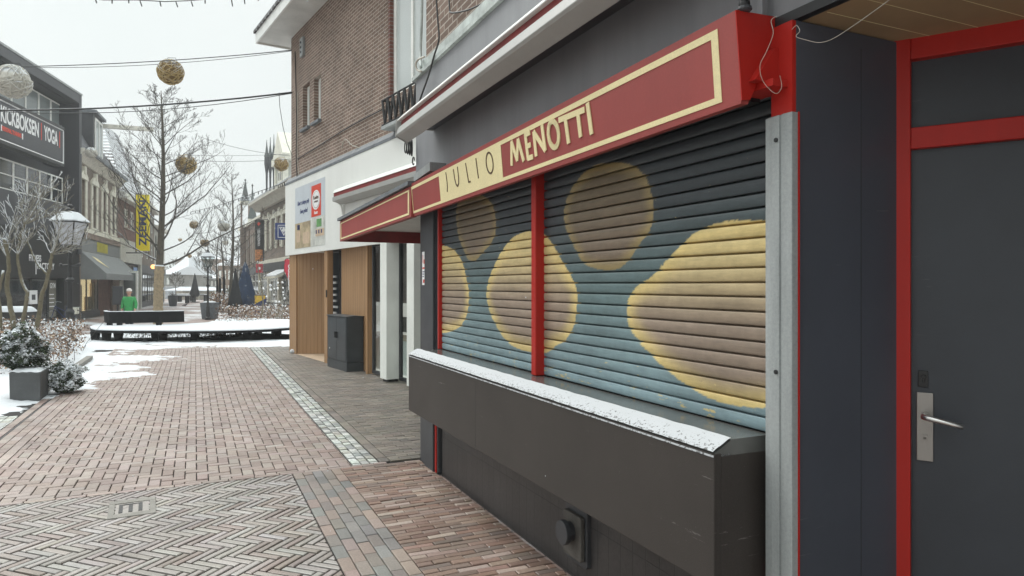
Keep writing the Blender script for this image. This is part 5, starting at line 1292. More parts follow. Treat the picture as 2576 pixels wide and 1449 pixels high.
m=MB(); m.box(-hw*.75,hw*.95,-.1,.1,z3_,z2); m.build('red_panel',X['red_flag'],vb)
m=MB(); disc(m,.05,(z2+z3_)/2,hw*.38,-.115,-.101); m.build('red_panel_emblem',X['white'],vb)
m=MB(); m.tube([(-hw*1.0,0,zt_b+.05),(hw*2.5,0,zt_b+.05)],.03,6); m.box(hw+.01,hw+.08,-.08,.08,zl,zt_b); m.build('bracket',X['black_metal'],vb)
lt=text('VANDERVEEN','lettering',X['white'],vb,1,(0,0,0),rot=rot,bold=.02)
vs=[v.co for v in lt.data.vertices]; b0=[min(v[i] for v in vs) for i in range(3)]; b1=[max(v[i] for v in vs) for i in range(3)]
for v in lt.data.vertices: v.co=Vector((-hw*.30+(v.co.x-b0[0])/(b1[0]-b0[0])*hw*.7,-.106+(v.co.y-b0[1])*.2, zm+.25+(v.co.z-b0[2])/(b1[2]-b0[2])*(zt_b-zm-.85)))
m=MB(); m.prism([(0,zt_b-.42),(.14,zt_b-.25),(0,zt_b-.12),(-.14,zt_b-.25)],-.112,-.101,'y'); m.build('emblem',X['orange_red'],vb)
# beach flag
Yf=34; fp=at(722,782,Yf); fg=thing('beach_flag','red feather flag with white vertical lettering beside the oak post','flag',LOC(fp.x,Yf,-.3))
zt_f=at(0,651,Yf).z+.3; zl_f=at(0,735,Yf).z+.3
pts=[(-.12,zt_f-.05),(.05,zt_f),(.22,zt_f-.15),(.36,zt_f-.5),(.42,zt_f-1.0),(.42,zl_f+.3),(.34,zl_f),(.12,zl_f+.55),(-.10,zl_f+1.0),(-.13,zt_f-.6)]
m=MB(); m.prism(pts,-.012,.012,'y'); m.build('flag_cloth',X['red_flag'],fg)
m=MB(); m.tube([(-.14,0,0),(-.14,0,zt_f-.3),(-.05,0,zt_f),(.1,0,zt_f+.03),(.3,0,zt_f-.25)],.02,6); m.build('pole',X['black_metal'],fg)
m=MB(); m.box(-.4,.12,-.25,.25,0,.05); m.build('foot',X['black_metal'],fg)
for k,ch in enumerate('COLLECT'): text(ch,'letter',X['white'],fg,.30,(.05,-.018,zt_f-.48-.27*k*.75),bold=.006,rot=Matrix.Rotation(R(90),4,'X'),ext=.003,xs=.9)
# sandwich board
Ya=38; ap=at(655,792,Ya); ab=thing('advertising_board','yellow and navy advertising board on white feet in front of the right houses','sign board',LOC(ap.x,Ya,-.3))
hw=15*Ya/FPX*.95; m=MB(); m.box(-hw,hw,-.04,.04,.25,at(0,742,Ya).z+.3); m.build('board',X['navy'],ab); zt_a=at(0,742,Ya).z+.3
m=MB(); m.prism([(-hw+.02,.85),(hw-.02,1.15),(hw-.02,zt_a-.03),(-hw+.02,zt_a-.03)],-.052,-.041,'y'); m.build('yellow_print',mat('ochre print',(.68,.45,.05),.6),ab)
m=MB(); m.box(-hw+.02,hw-.02,-.05,-.041,.52,.58); m.box(-hw+.02,hw*.4,-.05,-.041,.68,.74); m.box(-hw,hw,-.05,.05,.1,.248); m.box(-hw-.02,-hw+.08,-.25,.25,0,.1); m.box(hw-.08,hw+.02,-.25,.25,0,.1); m.build('white_print',X['white'],ab)
# ---------------------------------------------------------------- trees
def twigs(mb,p,d,L,r,rng,depth,up=.25,curl=.25,nseg=5,side=3,minr=.004,spread=.9):
    """grow one limb with side shoots"""
    P=[p.copy()]; Rr=[r]; dirs=[]
    cur=p.copy(); d=d.normalized()
    for i in range(nseg):
        d=(d+Vector((rng.uniform(-curl,curl),rng.uniform(-curl,curl),rng.uniform(-curl*.5,curl*.8)+up*.16))).normalized()
        cur=cur+d*L/nseg; P.append(cur.copy()); Rr.append(max(minr,r*(1-.75*(i+1)/nseg))); dirs.append(d.copy())
    mb.tube(P,Rr,5 if r>.02 else (4 if r>.01 else 3),cap=False)
    if depth<=0: return
    k=side+ (2 if depth>1 else 0)
    for j in range(k):
        f=.22+.74*(j+rng.random()*.6)/k; i=min(nseg-1,int(f*nseg)); q=P[i]+(P[i+1]-P[i])*(f*nseg-i)
        dd=dirs[i]; ax=dd.orthogonal().normalized(); ax.rotate(Matrix.Rotation(rng.uniform(0,6.28),3,dd)); nd=(dd*.75+ax*spread*rng.uniform(.6,1)+Vector((0,0,.12))).normalized()
        twigs(mb,q,nd,L*rng.uniform(.32,.52)*(1.1-f*.4),max(minr,Rr[i]*.55),rng,depth-1,up,curl,max(3,nseg-1),side,minr,spread)
def tree(label,x,y,h,r0,first,reach,seed,nl,depth,z=0,group=None,wrap=None,bark='bark',side=3,minr=.006,upb=.35):
    rng=random.Random(seed); t=thing('bare_tree',label,'tree',LOC(x,y,z),group=group)
    P=[];Rr=[]
    n=14
    for i in range(n+1):
        f=i/n; P.append(Vector((.10*math.sin(f*5+seed),.08*math.sin(f*4+seed*2),h*f))*1.0); Rr.append(r0*(1-f)**.8*.95+.012)
    tr_=MB().tube(P,Rr,10).build('trunk',X[bark],t,smooth=True)
    if wrap:
        zs=[wrap*k/30 for k in range(31)]; ip=lambda z_:P[min(n-1,int(z_/h*n))].lerp(P[min(n,int(z_/h*n)+1)],z_/h*n-int(z_/h*n)); MB().tube([tuple(ip(z_))[:2]+(z_,) for z_ in zs],[r0*1.0+.010*math.sin(k*2.4)+ .012*(k%2) for k in range(31)],14).build('trunk_wrap',X['burlap'],t,smooth=True)
    mb=MB()
    for k in range(nl):
        f=first/h+(1-first/h)*((k+rng.random()*.5)/nl)**.92; f=min(f,.97); i=int(f*n); q=P[i]+(P[min(i+1,n)]-P[i])*(f*n-i)
        a=k*2.4+rng.uniform(-.4,.4); g=(f-first/h)/(1-first/h)
        L=reach*(1-g)**.75*rng.uniform(.8,1.12)+.25
        d=Vector((math.cos(a),math.sin(a),.22+upb*g+.25*rng.random()))
        twigs(mb,q,d,L,max(minr*1.3,Rr[i]*.30*(1-.2*g)),rng,depth,.45,.26,7 if L>1.5 else 4,side,minr)
    mb.build('crown',X['twig' if minr<.01 else bark],t); return t
tp=at(405,0,24)
tree('tall bare street tree with burlap wrapped trunk behind the bench',tp.x,24,8.55,.150,2.35,3.4,11,44,3,z=-.15,wrap=2.45,minr=.0042,side=3)
t2=at(583,0,44); tree('slender bare tree before the turret, right of the lantern',t2.x,44,9.0,.12,2.6,3.0,5,26,2,z=-.3,minr=.009)
t3=at(616,0,60); tree('small bare far tree left of the turret base',at(548,0,60).x,60,6.5,.10,1.6,2.8,8,13,2,z=-.3,minr=.010)
tree('bare far tree behind the planter',at(560,0,52).x,52,6.2,.10,1.4,2.8,19,14,2,z=-.3,minr=.009)
tree('small round bare tree on the far square',at(444,0,82).x,82,3.3,.06,1.5,1.1,21,16,2,z=-.3,minr=.02)
tree('thin young tree with ties right of the bench platform',at(654,0,27).x,27,2.8,.025,.7,.9,31,9,2,z=-.25,minr=.005,bark='bark_olive')
# far hedgerow of trees
for k,(u,Y,h_) in enumerate(((600,90,8),(440,135,7),(470,130,8),(500,125,8.5),(530,120,7.5))):
    tree(['bare tree at the far end below the turret','hazy bare tree over the snowy hall','hazy bare tree left of the lantern head','hazy bare tree behind the lantern','hazy bare tree right of the lantern'][k],at(u,0,Y).x,Y,h_,.15,2.0,3.0,40+k,14,2,z=-.3,minr=.03,group='distant bare trees')
# multi stemmed shrub tree at left
ms=thing('multi_stem_tree','snow dusted multi stemmed olive tree in the bed at the left edge','tree',LOC(0,0,0))
rng=random.Random(3)
def stem(pts,r0,r1,name='stem'):
    P=[at(u,v,Y) for u,v,Y in pts]; Q=[]
    for i in range(len(P)-1):
        for k in range(4):
            q=P[i]+(P[i+1]-P[i])*k/4; Q.append(q+Vector((rng.uniform(-.012,.012),0,0)))
    Q.append(P[-1]); n=len(Q); MB().tube(Q,[r0+(r1-r0)*i/(n-1) for i in range(n)],8).build(name,X['bark_olive'],ms,smooth=True); return P
Yt=14.0
def gp(u,Y): return (u,HY+EYE*FPX/Y,Y)
s1=stem([gp(48,Yt),(40,840,Yt),(28,780,Yt),(16,720,Yt),(22,680,Yt-.1),(20,640,Yt-.1),(10,600,Yt-.2)],.055,.03)
s2=stem([gp(52,Yt),(52,830,Yt),(66,760,Yt),(68,735,Yt),(52,700,Yt),(44,650,Yt),(50,600,Yt+.1),(62,560,Yt+.1)],.042,.022)
s3=stem([gp(80,Yt+.2),(96,800,Yt+.2),(104,745,Yt+.2),(120,700,Yt+.2),(128,655,Yt+.2),(133,632,Yt+.2)],.048,.028)
s4=stem([(118,690,Yt+.2),(95,665,Yt+.2),(78,630,Yt+.2),(62,590,Yt+.2)],.022,.015,'branch')
s5=stem([gp(4,Yt-.4),(2,800,Yt-.4),(-4,740,Yt-.4),(8,680,Yt-.4)],.04,.022)
mb=MB()
def fan(p,targets,r):
    for (u,v) in targets:
        q=at(u,v,Yt+rng.uniform(-.5,.5)); d=(q-p); L=d.length
        twigs(mb,p.copy(),d,L,r,rng,2,.10,.13,6,3,.0055,.75)
fan(at(131,640,Yt+.2),[(200,588),(205,612),(208,618),(160,560),(175,560),(148,520),(120,545),(95,600),(190,640),(150,600),(185,560),(140,590)],.010)
fan(at(20,650,Yt),[(-20,560),(5,520),(40,560),(30,500),(-30,600)],.012)
fan(at(60,565,Yt),[(100,480),(130,500),(60,440),(20,460),(150,540),(170,470),(200,520),(80,500),(120,440),(140,520),(90,540),(40,520)],.010)
fan(at(45,640,Yt),[(80,560),(20,560),(110,560),(0,590),(90,590)],.010)
mb.build('crown',X['twigsnow'] if 'twigsnow' in X else X['bark_olive'],ms)

# ---------------------------------------------------------------- leafy plants
def leaves(mb,rng,n,inside,size,cols,snowf,box,flat=.4):
    x0,x1,y0,y1,z0,z1=box; c=0; tries=0
    while c<n and tries<n*12:
        tries+=1
        p=Vector((rng.uniform(x0,x1),rng.uniform(y0,y1),rng.uniform(z0,z1))); f=inside(p)
        if f<=0 or rng.random()>f: continue
        c+=1
        up=Vector((rng.gauss(0,1),rng.gauss(0,1),abs(rng.gauss(0,1))+flat)).normalized(); a=up.orthogonal().normalized(); a.rotate(Matrix.Rotation(rng.uniform(0,6.28),3,up)); b=up.cross(a)
        s=size*rng.uniform(.6,1.3); sn=rng.random()<snowf(p)*(1.9*smooth(-.12,.18,noise.noise(p*11)) +.08)
        col=(.80,.83,.86) if sn else rng.choice(cols)
        k=rng.uniform(.8,1.2) if not sn else rng.uniform(.95,1.04)
        q=Vector((0,0,s*.12)) if sn else Vector((0,0,0))
        mb.add([p-a*s*.5+q,p-b*s*.32+q*2,p+a*s*.5+q,p+b*s*.32+q*2,p+q*2.5],[(0,1,4),(1,2,4),(2,3,4),(3,0,4)],tuple(x*k for x in col))
BEECH=[(.22,.13,.075),(.30,.19,.12),(.16,.095,.06),(.38,.28,.20),(.12,.075,.05)]
CONI=[(.030,.050,.022),(.045,.07,.03),(.02,.035,.016),(.06,.085,.04)]
def hedge(label,poly,h,n,seed,z=0,cols=BEECH,size=.055,sf=.42,stems=60,name='beech_hedge',cat='hedge'):
    rng=random.Random(seed); cx=sum(p[0] for p in poly)/len(poly); cy=sum(p[1] for p in poly)/len(poly)
    t=thing(name,label,cat,LOC(cx,cy,z)); P=[(a-cx,b-cy) for a,b in poly]
    bx=(min(p[0] for p in P),max(p[0] for p in P),min(p[1] for p in P),max(p[1] for p in P),.03,h*1.12)
    def ins(p):
        if not inpoly(p.x,p.y,P): return 0
        top=h*(.86+.20*noise.noise(Vector((p.x*1.6+seed,p.y*1.6,0))))
        if p.z>top: return 0
        return .25+.75*smooth(.0,.25,p.z)*(.55+.45*noise.noise(Vector((p.x*4,p.y*4,p.z*4)))+.2)
    mb=MB(); leaves(mb,rng,n,ins,size,cols,lambda p: sf*(.35+.65*smooth(.2*h,h*.9,p.z)),bx); mb.build('foliage',X['leaf'],t)
    mb=MB(); k=0
    while k<stems:
        x=rng.uniform(bx[0],bx[1]); y=rng.uniform(bx[2],bx[3])
        if not inpoly(x,y,P): continue
        k+=1; a=Vector((x,y,0)); twigs(mb,a,Vector((rng.uniform(-.25,.25),rng.uniform(-.25,.25),1)),h*rng.uniform(.7,.98),.007,rng,1,.3,.22,4,3,.003,.7)
    mb.build('stems',X['twig'],t); return t
hedge('long snowy beech hedge with brown leaves in the bed behind the planter',[(-8.25,12.7),(-10.7,17.4),(-14.8,17.6),(-13.0,11.6),(-9.2,11.6)],.90,15000,2,stems=160,size=.06)
hedge('low snowy plants growing through the middle of the bench ring',[(-11.6,19.9),(-8.6,19.9),(-8.3,21.3),(-11.2,21.3)],.30,1600,4,size=.05,name='low_plants',cat='plants',sf=.6)
hedge('brown leaved hedge patch right of the backrest end',[(-10.25,23.2),(-8.9,23.2),(-8.6,25.4),(-10.3,25.4)],.62,2300,5,z=-.1,size=.06,sf=.3)
hedge('brown leaved hedge behind the snowy platform by the planter',[(-15.0,34.5),(-10.2,31.5),(-9.6,34.5),(-14.6,40)],.95,4200,6,z=-.3,size=.10,sf=.3,stems=30)
hedge('distant row of low snowy bushes on the far square',[(-58,95),(-30,95),(-30,99),(-58,99)],1.6,2500,9,z=-.3,size=.4,stems=0,cols=[(.10,.11,.08),(.16,.14,.10)],sf=.35,name='far_bushes',cat='bushes')
hedge('far bushes under the slender trees before the right houses',[(-23,52),(-18.5,52),(-17,46),(-20,46)],1.5,2500,12,z=-.3,size=.20,stems=10,sf=.35,name='far_bushes',cat='bushes')
# planter with conifer
pl=thing('concrete_planter','square dark grey planter box with snow on its soil at the left','planter',LOC(-6.95,9.5,0,0))
bxs=[(0,0),(.44,0),(.15,.60),(-.29,.60)]
m=MB(); out=[(x,y) for x,y in bxs]; cxp=sum(x for x,y in bxs)/4; cyp=sum(y for x,y in bxs)/4
inn=[(cxp+(x-cxp)*.86,cyp+(y-cyp)*.86) for x,y in bxs]; bot=[(cxp+(x-cxp)*.97,cyp+(y-cyp)*.97) for x,y in bxs]
vs=[(x,y,.0) for x,y in bot]+[(x,y,.39) for x,y in out]+[(x,y,.39) for x,y in inn]+[(x,y,.33) for x,y in inn]
fs=[(3,2,1,0)]+[(i,(i+1)%4,4+(i+1)%4,4+i) for i in range(4)]+[(4+i,4+(i+1)%4,8+(i+1)%4,8+i) for i in range(4)]+[(8+i,8+(i+1)%4,12+(i+1)%4,12+i) for i in range(4)]+[(12,13,14,15)]
m.add(vs,fs); m.build('box',X['concrete'],pl,bevel=.012)
m=MB()
def sfn(a,b):
    p=Vector((inn[0][0],inn[0][1],0))*(1-a)*(1-b)+Vector((inn[1][0],inn[1][1],0))*a*(1-b)+Vector((inn[2][0],inn[2][1],0))*a*b+Vector((inn[3][0],inn[3][1],0))*(1-a)*b
    p.x=cxp+(p.x-cxp)*1.12; p.y=cyp+(p.y-cyp)*1.12
    e=min(a,1-a,b,1-b); return (p.x,p.y,.395+.03*min(1,e*6)+.012*noise.noise(p*12))
m.grid(sfn,16,16); m.build('snow_cover',X['snow'],pl,smooth=True)
def bush(label,x,y,z,rx,ry,h,n,seed,size=.035,sf=.45,name='evergreen_shrub',cols=CONI):
    rng=random.Random(seed); t=thing(name,label,'shrub',LOC(x,y,z)); 
    def ins(p):
        k=p.z/h; w=(math.sin(math.pi*min(1,max(0,k))**.75))**.6 if 0<k<1 else 0
        if w<=0: return 0
        d=math.sqrt((p.x/(rx*w))**2+(p.y/(ry*w))**2)*(1+.55*noise.noise(Vector((p.x*6+seed,p.y*6,p.z*7))))
        return 0 if d>1 else .15+.85*d*d
    mb=MB(); leaves(mb,rng,n,ins,size,cols,lambda p: sf*smooth(-.1,.7*h,p.z),(-rx,rx,-ry,ry,0,h),flat=.6); mb.build('foliage',X['leaf'],t)
    mb=MB()
    for k in range(10): twigs(mb,Vector((0,0,0)),Vector((rng.uniform(-.5,.5),rng.uniform(-.5,.5),1)),h*rng.uniform(.6,.9),.008,rng,1,.3,.2,4,3,.003,.7)
    mb.build('branches',X['twig'],t); return t
bush('dark evergreen shrub growing in the grey planter with clumps of snow',-7.02,9.85,.36,.30,.30,.72,6200,51,size=.042,sf=.62)
bush('round snowy evergreen shrub spilling beside the planter',-6.68,10.25,.0,.26,.26,.50,4800,52,size=.034,sf=.85)

# ---------------------------------------------------------------- platform bench
bn=thing('platform_bench','large black curved platform bench covered in snow with a backrest on its left part','bench',LOC(0,0,0))
ZS=.36
def bz_(u,v,z=ZS): Y=(EYE-z)*FPX/(v-HY); p=at(u,v,Y); return (p.x,p.y)
outer=[bz_(u,v) for u,v in ((226,820),(229,824),(240,827.5),(300,829),(391,829.5),(493,830),(560,829.5),(626,828),(680,825.5),(728,822),(765,817.5))]
back=[bz_(u,v) for u,v in ((770,806),(728,804),(640,800.5),(573,802),(535,806),(520,811.5),(460,815),(397,816.5),(320,816.8),(262,816.6),(238,817.2))]
hole=None
def dens2(P,n=4,closed=True):
    o=[]
    for a,b in zip(P,P[1:]+([P[0]] if closed else [])):
        for k in range(n): o.append((a[0]+(b[0]-a[0])*k/n,a[1]+(b[1]-a[1])*k/n))
    return o
ring=outer+back; 
m=MB(); m.prism(ccw(ring),ZS-.105,ZS-.035,'z'); m.build('seat',X['black_wood'],bn)
rg=dens2(ring,5); cxx=sum(p[0] for p in rg)/len(rg); cyy=sum(p[1] for p in rg)/len(rg)
m=MB(); n=len(rg)
vs=[(x,y,ZS-.034) for x,y in rg]+[(x,y,ZS-.005+.012*noise.noise(Vector((x*2,y*2,0)))) for x,y in rg]
def inw(p,d):
    v=Vector((cxx-p[0],cyy-p[1])); l=v.length; return (p[0]+v.x/l*d,p[1]+v.y/l*d)
# inner ring per point: towards nearest interior (use normals)
pol=ccw(rg); n=len(pol); nr=[]
for i in range(n):
    a=Vector(pol[i-1]);b=Vector(pol[(i+1)%n]); e_=(b-a).normalized(); nr.append((-e_.y,e_.x))
vs=[(p[0],p[1],ZS-.034) for p in pol]+[(p[0]+q[0]*.0,p[1]+q[1]*.0,ZS-.012) for p,q in zip(pol,nr)]+[(p[0]+q[0]*.06,p[1]+q[1]*.06,ZS+.012+.010*noise.noise(Vector((p[0]*3,p[1]*3,0)))) for p,q in zip(pol,nr)]
fs=[(i,(i+1)%n,n+(i+1)%n,n+i) for i in range(n)]+[(n+i,n+(i+1)%n,2*n+(i+1)%n,2*n+i) for i in range(n)]+[tuple(range(2*n,3*n))]
m.add(vs,fs); m.build('snow_cover',X['snow'],bn,smooth=False)
for u,v in ((240,857),(268,858),(298,858),(392,858),(410,857.5),(491,858.5),(622,857)):
    for dv in ((0,) if u in(268,298,410) else (0,7)):
        Y=EYE*FPX/(v-dv-HY)+.02; p=at(u,0,Y); m=MB(); m.hexa([(p.x-.07,Y-.07,-.02),(p.x+.07,Y-.07,-.02),(p.x+.07,Y+.07,-.02),(p.x-.07,Y+.07,-.02),(p.x-.10,Y-.10,ZS-.106),(p.x+.10,Y-.10,ZS-.106),(p.x+.10,Y+.10,ZS-.106),(p.x-.10,Y+.10,ZS-.106)]); m.build('leg',X['black_wood'],bn)
for u,Y in ((550,21.8),(600,22.4),(650,22.0),(700,21.5),(560,23.6),(690,23.4)):
    p=at(u,0,Y); m=MB(); m.box(p.x-.08,p.x+.08,Y-.08,Y+.08,-.25,ZS-.106); m.build('leg',X['black_wood'],bn)
m=MB(); m.prism(ccw([bz_(u,v,0) for u,v in ((480,858.5),(728,855),(765,851),(765,843),(640,838),(520,846),(480,852))]),-.02,.03,'z'); [m.v.__setitem__(i,(a,b,min(c,.012))) for i,(a,b,c) in enumerate(m.v)]; m.build('base_plinth',X['black_wood'],bn)
m=MB(); m.prism(ccw([bz_(u,v,0) for u,v in ((228,857.5),(300,860.5),(480,861),(480,857),(300,857),(235,855))]),-.02,.03,'z'); [m.v.__setitem__(i,(a,b,min(c,.02))) for i,(a,b,c) in enumerate(m.v)]; m.build('base_rail',X['black_wood'],bn)
# backrest
bk=[(262,21.6),(266,21.1),(275,20.9),(330,21.0),(400,21.2),(464,21.6)]
fr=[at(u,0,Y) for u,Y in bk]; 
m=MB(); N=len(fr)
for i in range(N-1):
    a=fr[i];b=fr[i+1]; d=(b-a); d.z=0; d.normalize(); nn=Vector((-d.y,d.x,0))*.07; lo,hi=.44,.785
    m.hexa([(a.x,a.y,lo),(b.x,b.y,lo),(b.x+nn.x,b.y+nn.y,lo),(a.x+nn.x,a.y+nn.y,lo),(a.x,a.y-.03,hi),(b.x,b.y-.03,hi),(b.x+nn.x,b.y+nn.y,hi),(a.x+nn.x,a.y+nn.y,hi)])
bkr=m.build('backrest',X['black_wood'],bn)
m=MB()
for i in range(N-1):
    a=fr[i];b=fr[i+1]; d=(b-a); d.z=0; d.normalize(); nn=Vector((-d.y,d.x,0))*.07
    m.hexa([(a.x,a.y-.03,.786),(b.x,b.y-.03,.786),(b.x+nn.x,b.y+nn.y,.786),(a.x+nn.x,a.y+nn.y,.786),(a.x,a.y-.02,.803),(b.x,b.y-.02,.803),(b.x+nn.x,b.y+nn.y,.803),(a.x+nn.x,a.y+nn.y,.803)])
m.build('backrest_snow',X['snow'],bkr)
for u in (273,298,397): 
    p=at(u,0,20.95); MB().box(p.x-.06,p.x+.06,p.y,p.y+.12,ZS-.02,.46).build('backrest_post',X['black_wood'],bkr)
# box with snow cap at the left
Yp=22; p=at(38,0,Yp); bt=thing('snow_capped_bin','wide black container with a thick cushion of snow behind the multi stemmed tree','container',LOC(p.x,Yp,-.05))
hw=38*Yp/FPX; m=MB(); m.box(-hw-.1,hw,-.3,.3,0,.80); m.build('container_body',X['black'],bt,bevel=.03)
m=MB(); 
def cap(a,b):
    x=-hw-.12+a*(2*hw+.14); y=-.33+b*.66; e=min(a,1-a)*6; g=min(b,1-b)*5; k=math.sqrt(max(0,1-(1-min(1,e))**2))*math.sqrt(max(0,1-(1-min(1,g))**2)); return (x,y,.80+.17*k+.01*noise.noise(Vector((x*3,y*3,0))))
m.grid(cap,30,14); m.box(-hw-.1,hw,-.31,.31,.79,.805); m.build('snow_cap',X['snow'],bt,smooth=True)

# ---------------------------------------------------------------- lanterns
def lantern(label,x,y,z,h,s,glass):
    t=thing('street_lantern',label,'street lamp',LOC(x,y,z)); hp=h-1.0*s
    MB().lathe([(.17*s,0),(.17*s,.12),(.11*s,.16),(.09*s,.7*s),(.10*s,.75*s),(.06*s,.82*s),(.05*s,hp*.62),(.10*s,hp*.63),(.10*s,hp*.65),(.05*s,hp*.67),(.04*s,hp-.12*s),(.07*s,hp-.08*s),(.05*s,hp)],14).build('post',X['black_metal'],t,smooth=False)
    m=MB(); m.tube([(-.22*s,0,hp*.80),(.22*s,0,hp*.80)],.018*s,6); m.sphere((-.22*s,0,hp*.80),.045*s,8,6); m.sphere((.22*s,0,hp*.80),.045*s,8,6); m.build('crossbar',X['black_metal'],t)
    m=MB(); a,b=.15*s,.27*s; z0,z1=hp+.02,hp+.55*s
    for i in (-1,1):
        for j in (-1,1): m.tube([(i*a,j*a,z0),(i*b,j*b,z1)],.016*s,5)
    m.box(-a,a,-a,a,hp-.01,z0); m.box(-b*1.02,b*1.02,-b*1.02,b*1.02,z1,z1+.03*s)
    m.tube([(0,0,hp*.84),(a,0,z0)],.012*s,5); m.tube([(0,0,hp*.84),(-a,0,z0)],.012*s,5); hd=m.build('lantern_frame',X['black_metal'],t)
    m=MB(); c,d=a*.97,b*.95
    for q in range(4):
        ca,sa=math.cos(q*math.pi/2),math.sin(q*math.pi/2); P=[(-c,-c,z0),(c,-c,z0),(d,-d,z1),(-d,-d,z1)]; m.add([(x_*ca-y_*sa,x_*sa+y_*ca,z_) for x_,y_,z_ in P],[(0,1,2,3)])
    m.build('lantern_glass',X[glass],hd)
    m=MB().lathe([(.44*s,z1+.031*s),(.42*s,z1+.06*s),(.22*s,z1+.24*s),(.16*s,z1+.27*s)],4); m.build('hood',X['hood'],t)
    MB().lathe([(.12*s,z1+.271*s),(.12*s,z1+.33*s),(.05*s,z1+.36*s),(.07*s,z1+.42*s),(.03*s,z1+.46*s),(.015*s,z1+.58*s)],10).build('finial',X['black_metal'],t); return t
X['hood']=mat('lantern hood with snow',(.03,.03,.03),.5,snow=.25,sn=5)
p=at(523,0,37.8); lantern('black classic street lantern with snowy hood standing at the planter',p.x,37.8,-.3,3.85,.95,'glass_clear')
p=at(176,0,19.2); 
zt=at(0,514,19.2).z; lantern('large street lantern with frosted panes before the black building',p.x,19.2,0,zt-.0,1.15,'lampglass')
# planter by lantern
p=at(527,0,38.6); pm=thing('tapered_planter','tall tapered grey planter standing behind the far lantern','planter',LOC(p.x,p.y,-.3))
m=MB(); m.hexa([(-.30,-.3,0),(.34,-.3,0),(.34,.3,0),(-.30,.3,0),(-.38,-.38,.92),(.42,-.38,.92),(.42,.38,.92),(-.38,.38,.92)]); m.build('pot',X['lead'],pm,bevel=.02)
m=MB(); m.sphere((0,0,.92),.36,14,8,sz=.25); m.build('snow_cover',X['snow'],pm,smooth=True)
# pot far left of street
p=at(435,0,62); pt=thing('dark_plant_pot','dark round plant pot at the left side of the far street','plant pot',LOC(p.x,62,-.3)); MB().lathe([(.30,0),(.38,.5),(.42,.95),(.36,.95),(.34,.85)],14).build('pot',X['grey_dark'],pt); 
mb=MB(); rng=random.Random(5); [twigs(mb,Vector((0,0,.8)),Vector((rng.uniform(-1,1),rng.uniform(-1,1),1)),.6,.02,rng,1) for _ in range(8)]; mb.build('stems',X['twig'],pt)
# parasols (closed)
def parasol(u,Y,h,r,label,cloth='navy_cloth'):
    p=at(u,0,Y); t=thing('closed_parasol',label,'parasol',LOC(p.x,Y,-.3))
    MB().tube([(0,0,0),(0,0,h+.1)],.03,8).build('pole',X['black_metal'],t)
    m=MB(); n=20; vs=[];pr=[(.03,h),(r*.20,h-.25),(r*.42,h*.72),(r*.70,h*.5),(r*1.0,h*.30),(r*.75,h*.20)]
    for k,(rr,z) in enumerate(pr):
        for i in range(n):
            a=2*math.pi*i/n; q=rr*(1+.22*math.sin(i*math.pi/2*1.0+k*.3)*(k>0)); vs.append((q*math.cos(a),q*math.sin(a),z+.04*math.sin(i*2.1)))
    fs=[(i*n+k,i*n+(k+1)%n,(i+1)*n+(k+1)%n,(i+1)*n+k) for i in range(len(pr)-1) for k in range(n)]; m.add(vs,fs); m.build('folded_cloth',X[cloth],t,smooth=True)
    MB().box(-.35,.35,-.35,.35,0,.08).build('base_plate',X['grey_dark'],t)
parasol(617,41,3.25,.62,'large folded navy blue parasol beside the advertising board')
parasol(592,39,2.75,.35,'dark folded parasol dusted with snow left of the navy one','dark_cloth')
parasol(604,42,2.6,.30,'slim dark folded parasol between the two bigger ones','dark_cloth')
parasol(490,75,3.1,.45,'far folded dark parasol at the terrace left of the lantern','dark_cloth')
# snowy hood cone for parasol
# white flowering shrub
ws=thing('blossom_shrub','thin shrub with white round blossoms before the latticed shop window','shrub',LOC(at(700,0,30).x,30,-.3))
mb=MB(); rng=random.Random(14); ends=[]
for k in range(9): twigs(mb,Vector((0,0,0)),Vector((rng.uniform(-.7,.7),rng.uniform(-.5,.5),1.2)),rng.uniform(1.3,2.1),.018,rng,1,.2,.25,5,3,.006,.8)
mb.build('branches',X['bark_olive'],ws)
mb=MB()
for k in range(26): 
    z=rng.uniform(.9,2.1); mb.sphere((rng.gauss(0,.38)*z/1.6,rng.gauss(0,.3),z),rng.uniform(.035,.06),8,6)
mb.build('blossoms',X['white'],ws)
# far terrace & tents
tn=thing('market_tent','small white snow covered pavilion on the far square','tent',LOC(at(470,0,90).x,90,-.3))
m=MB(); m.hexa([(-2.4,-1.5,1.2),(4.5,-1.5,1.2),(4.5,2,1.2),(-2.4,2,1.2),(-1.2,.5,1.6),(3.3,.5,1.6),(3.3,.9,1.6),(-1.2,.9,1.6)]); m.build('canopy',X['snow'],tn)
for x in (-2.2,0,2.2,4.3): MB().tube([(x,-1.4,0),(x,-1.4,1.2)],.06,6).build('post',X['frame_cream'],tn)
m=MB(); m.box(-2.2,4.3,1.6,1.7,0,1.1); m.build('counter_panel',X['frame_cream'],tn)
tt=thing('white_van_wall','pale low storage container at the left of the far square','container',LOC(at(437,0,95).x,95,-.3)); MB().box(-3.5,4.5,0,2.5,0.0,1.6).build('container_body',mat('pale blue grey panel',(.50,.54,.58),.6),tt); MB().box(-3.6,4.6,-.1,2.6,1.601,1.72).build('container_roof',X['snow'],tt)
for k,(u,v,Y) in enumerate(((470,760,78),(452,764,72),(500,758,80),(455,757,84))):
    p=at(u,0,Y); t=thing('terrace_table',['snow covered terrace table nearest the street middle','snow covered terrace table left by the plant pot','snow covered terrace table behind the lantern','farthest snow covered terrace table'][k],'table',LOC(p.x,Y,-.3),group='snowy terrace tables')
    MB().box(-.9,.9,-.5,.5,.70,.76).build('tabletop',X['black_wood'],t); MB().box(-.9,.9,-.5,.5,.761,.86).build('snow_cover',X['snow'],t)
    for a in (-.8,.8): MB().box(a-.05,a+.05,-.4,.4,0,.70).build('leg',X['black_wood'],t)
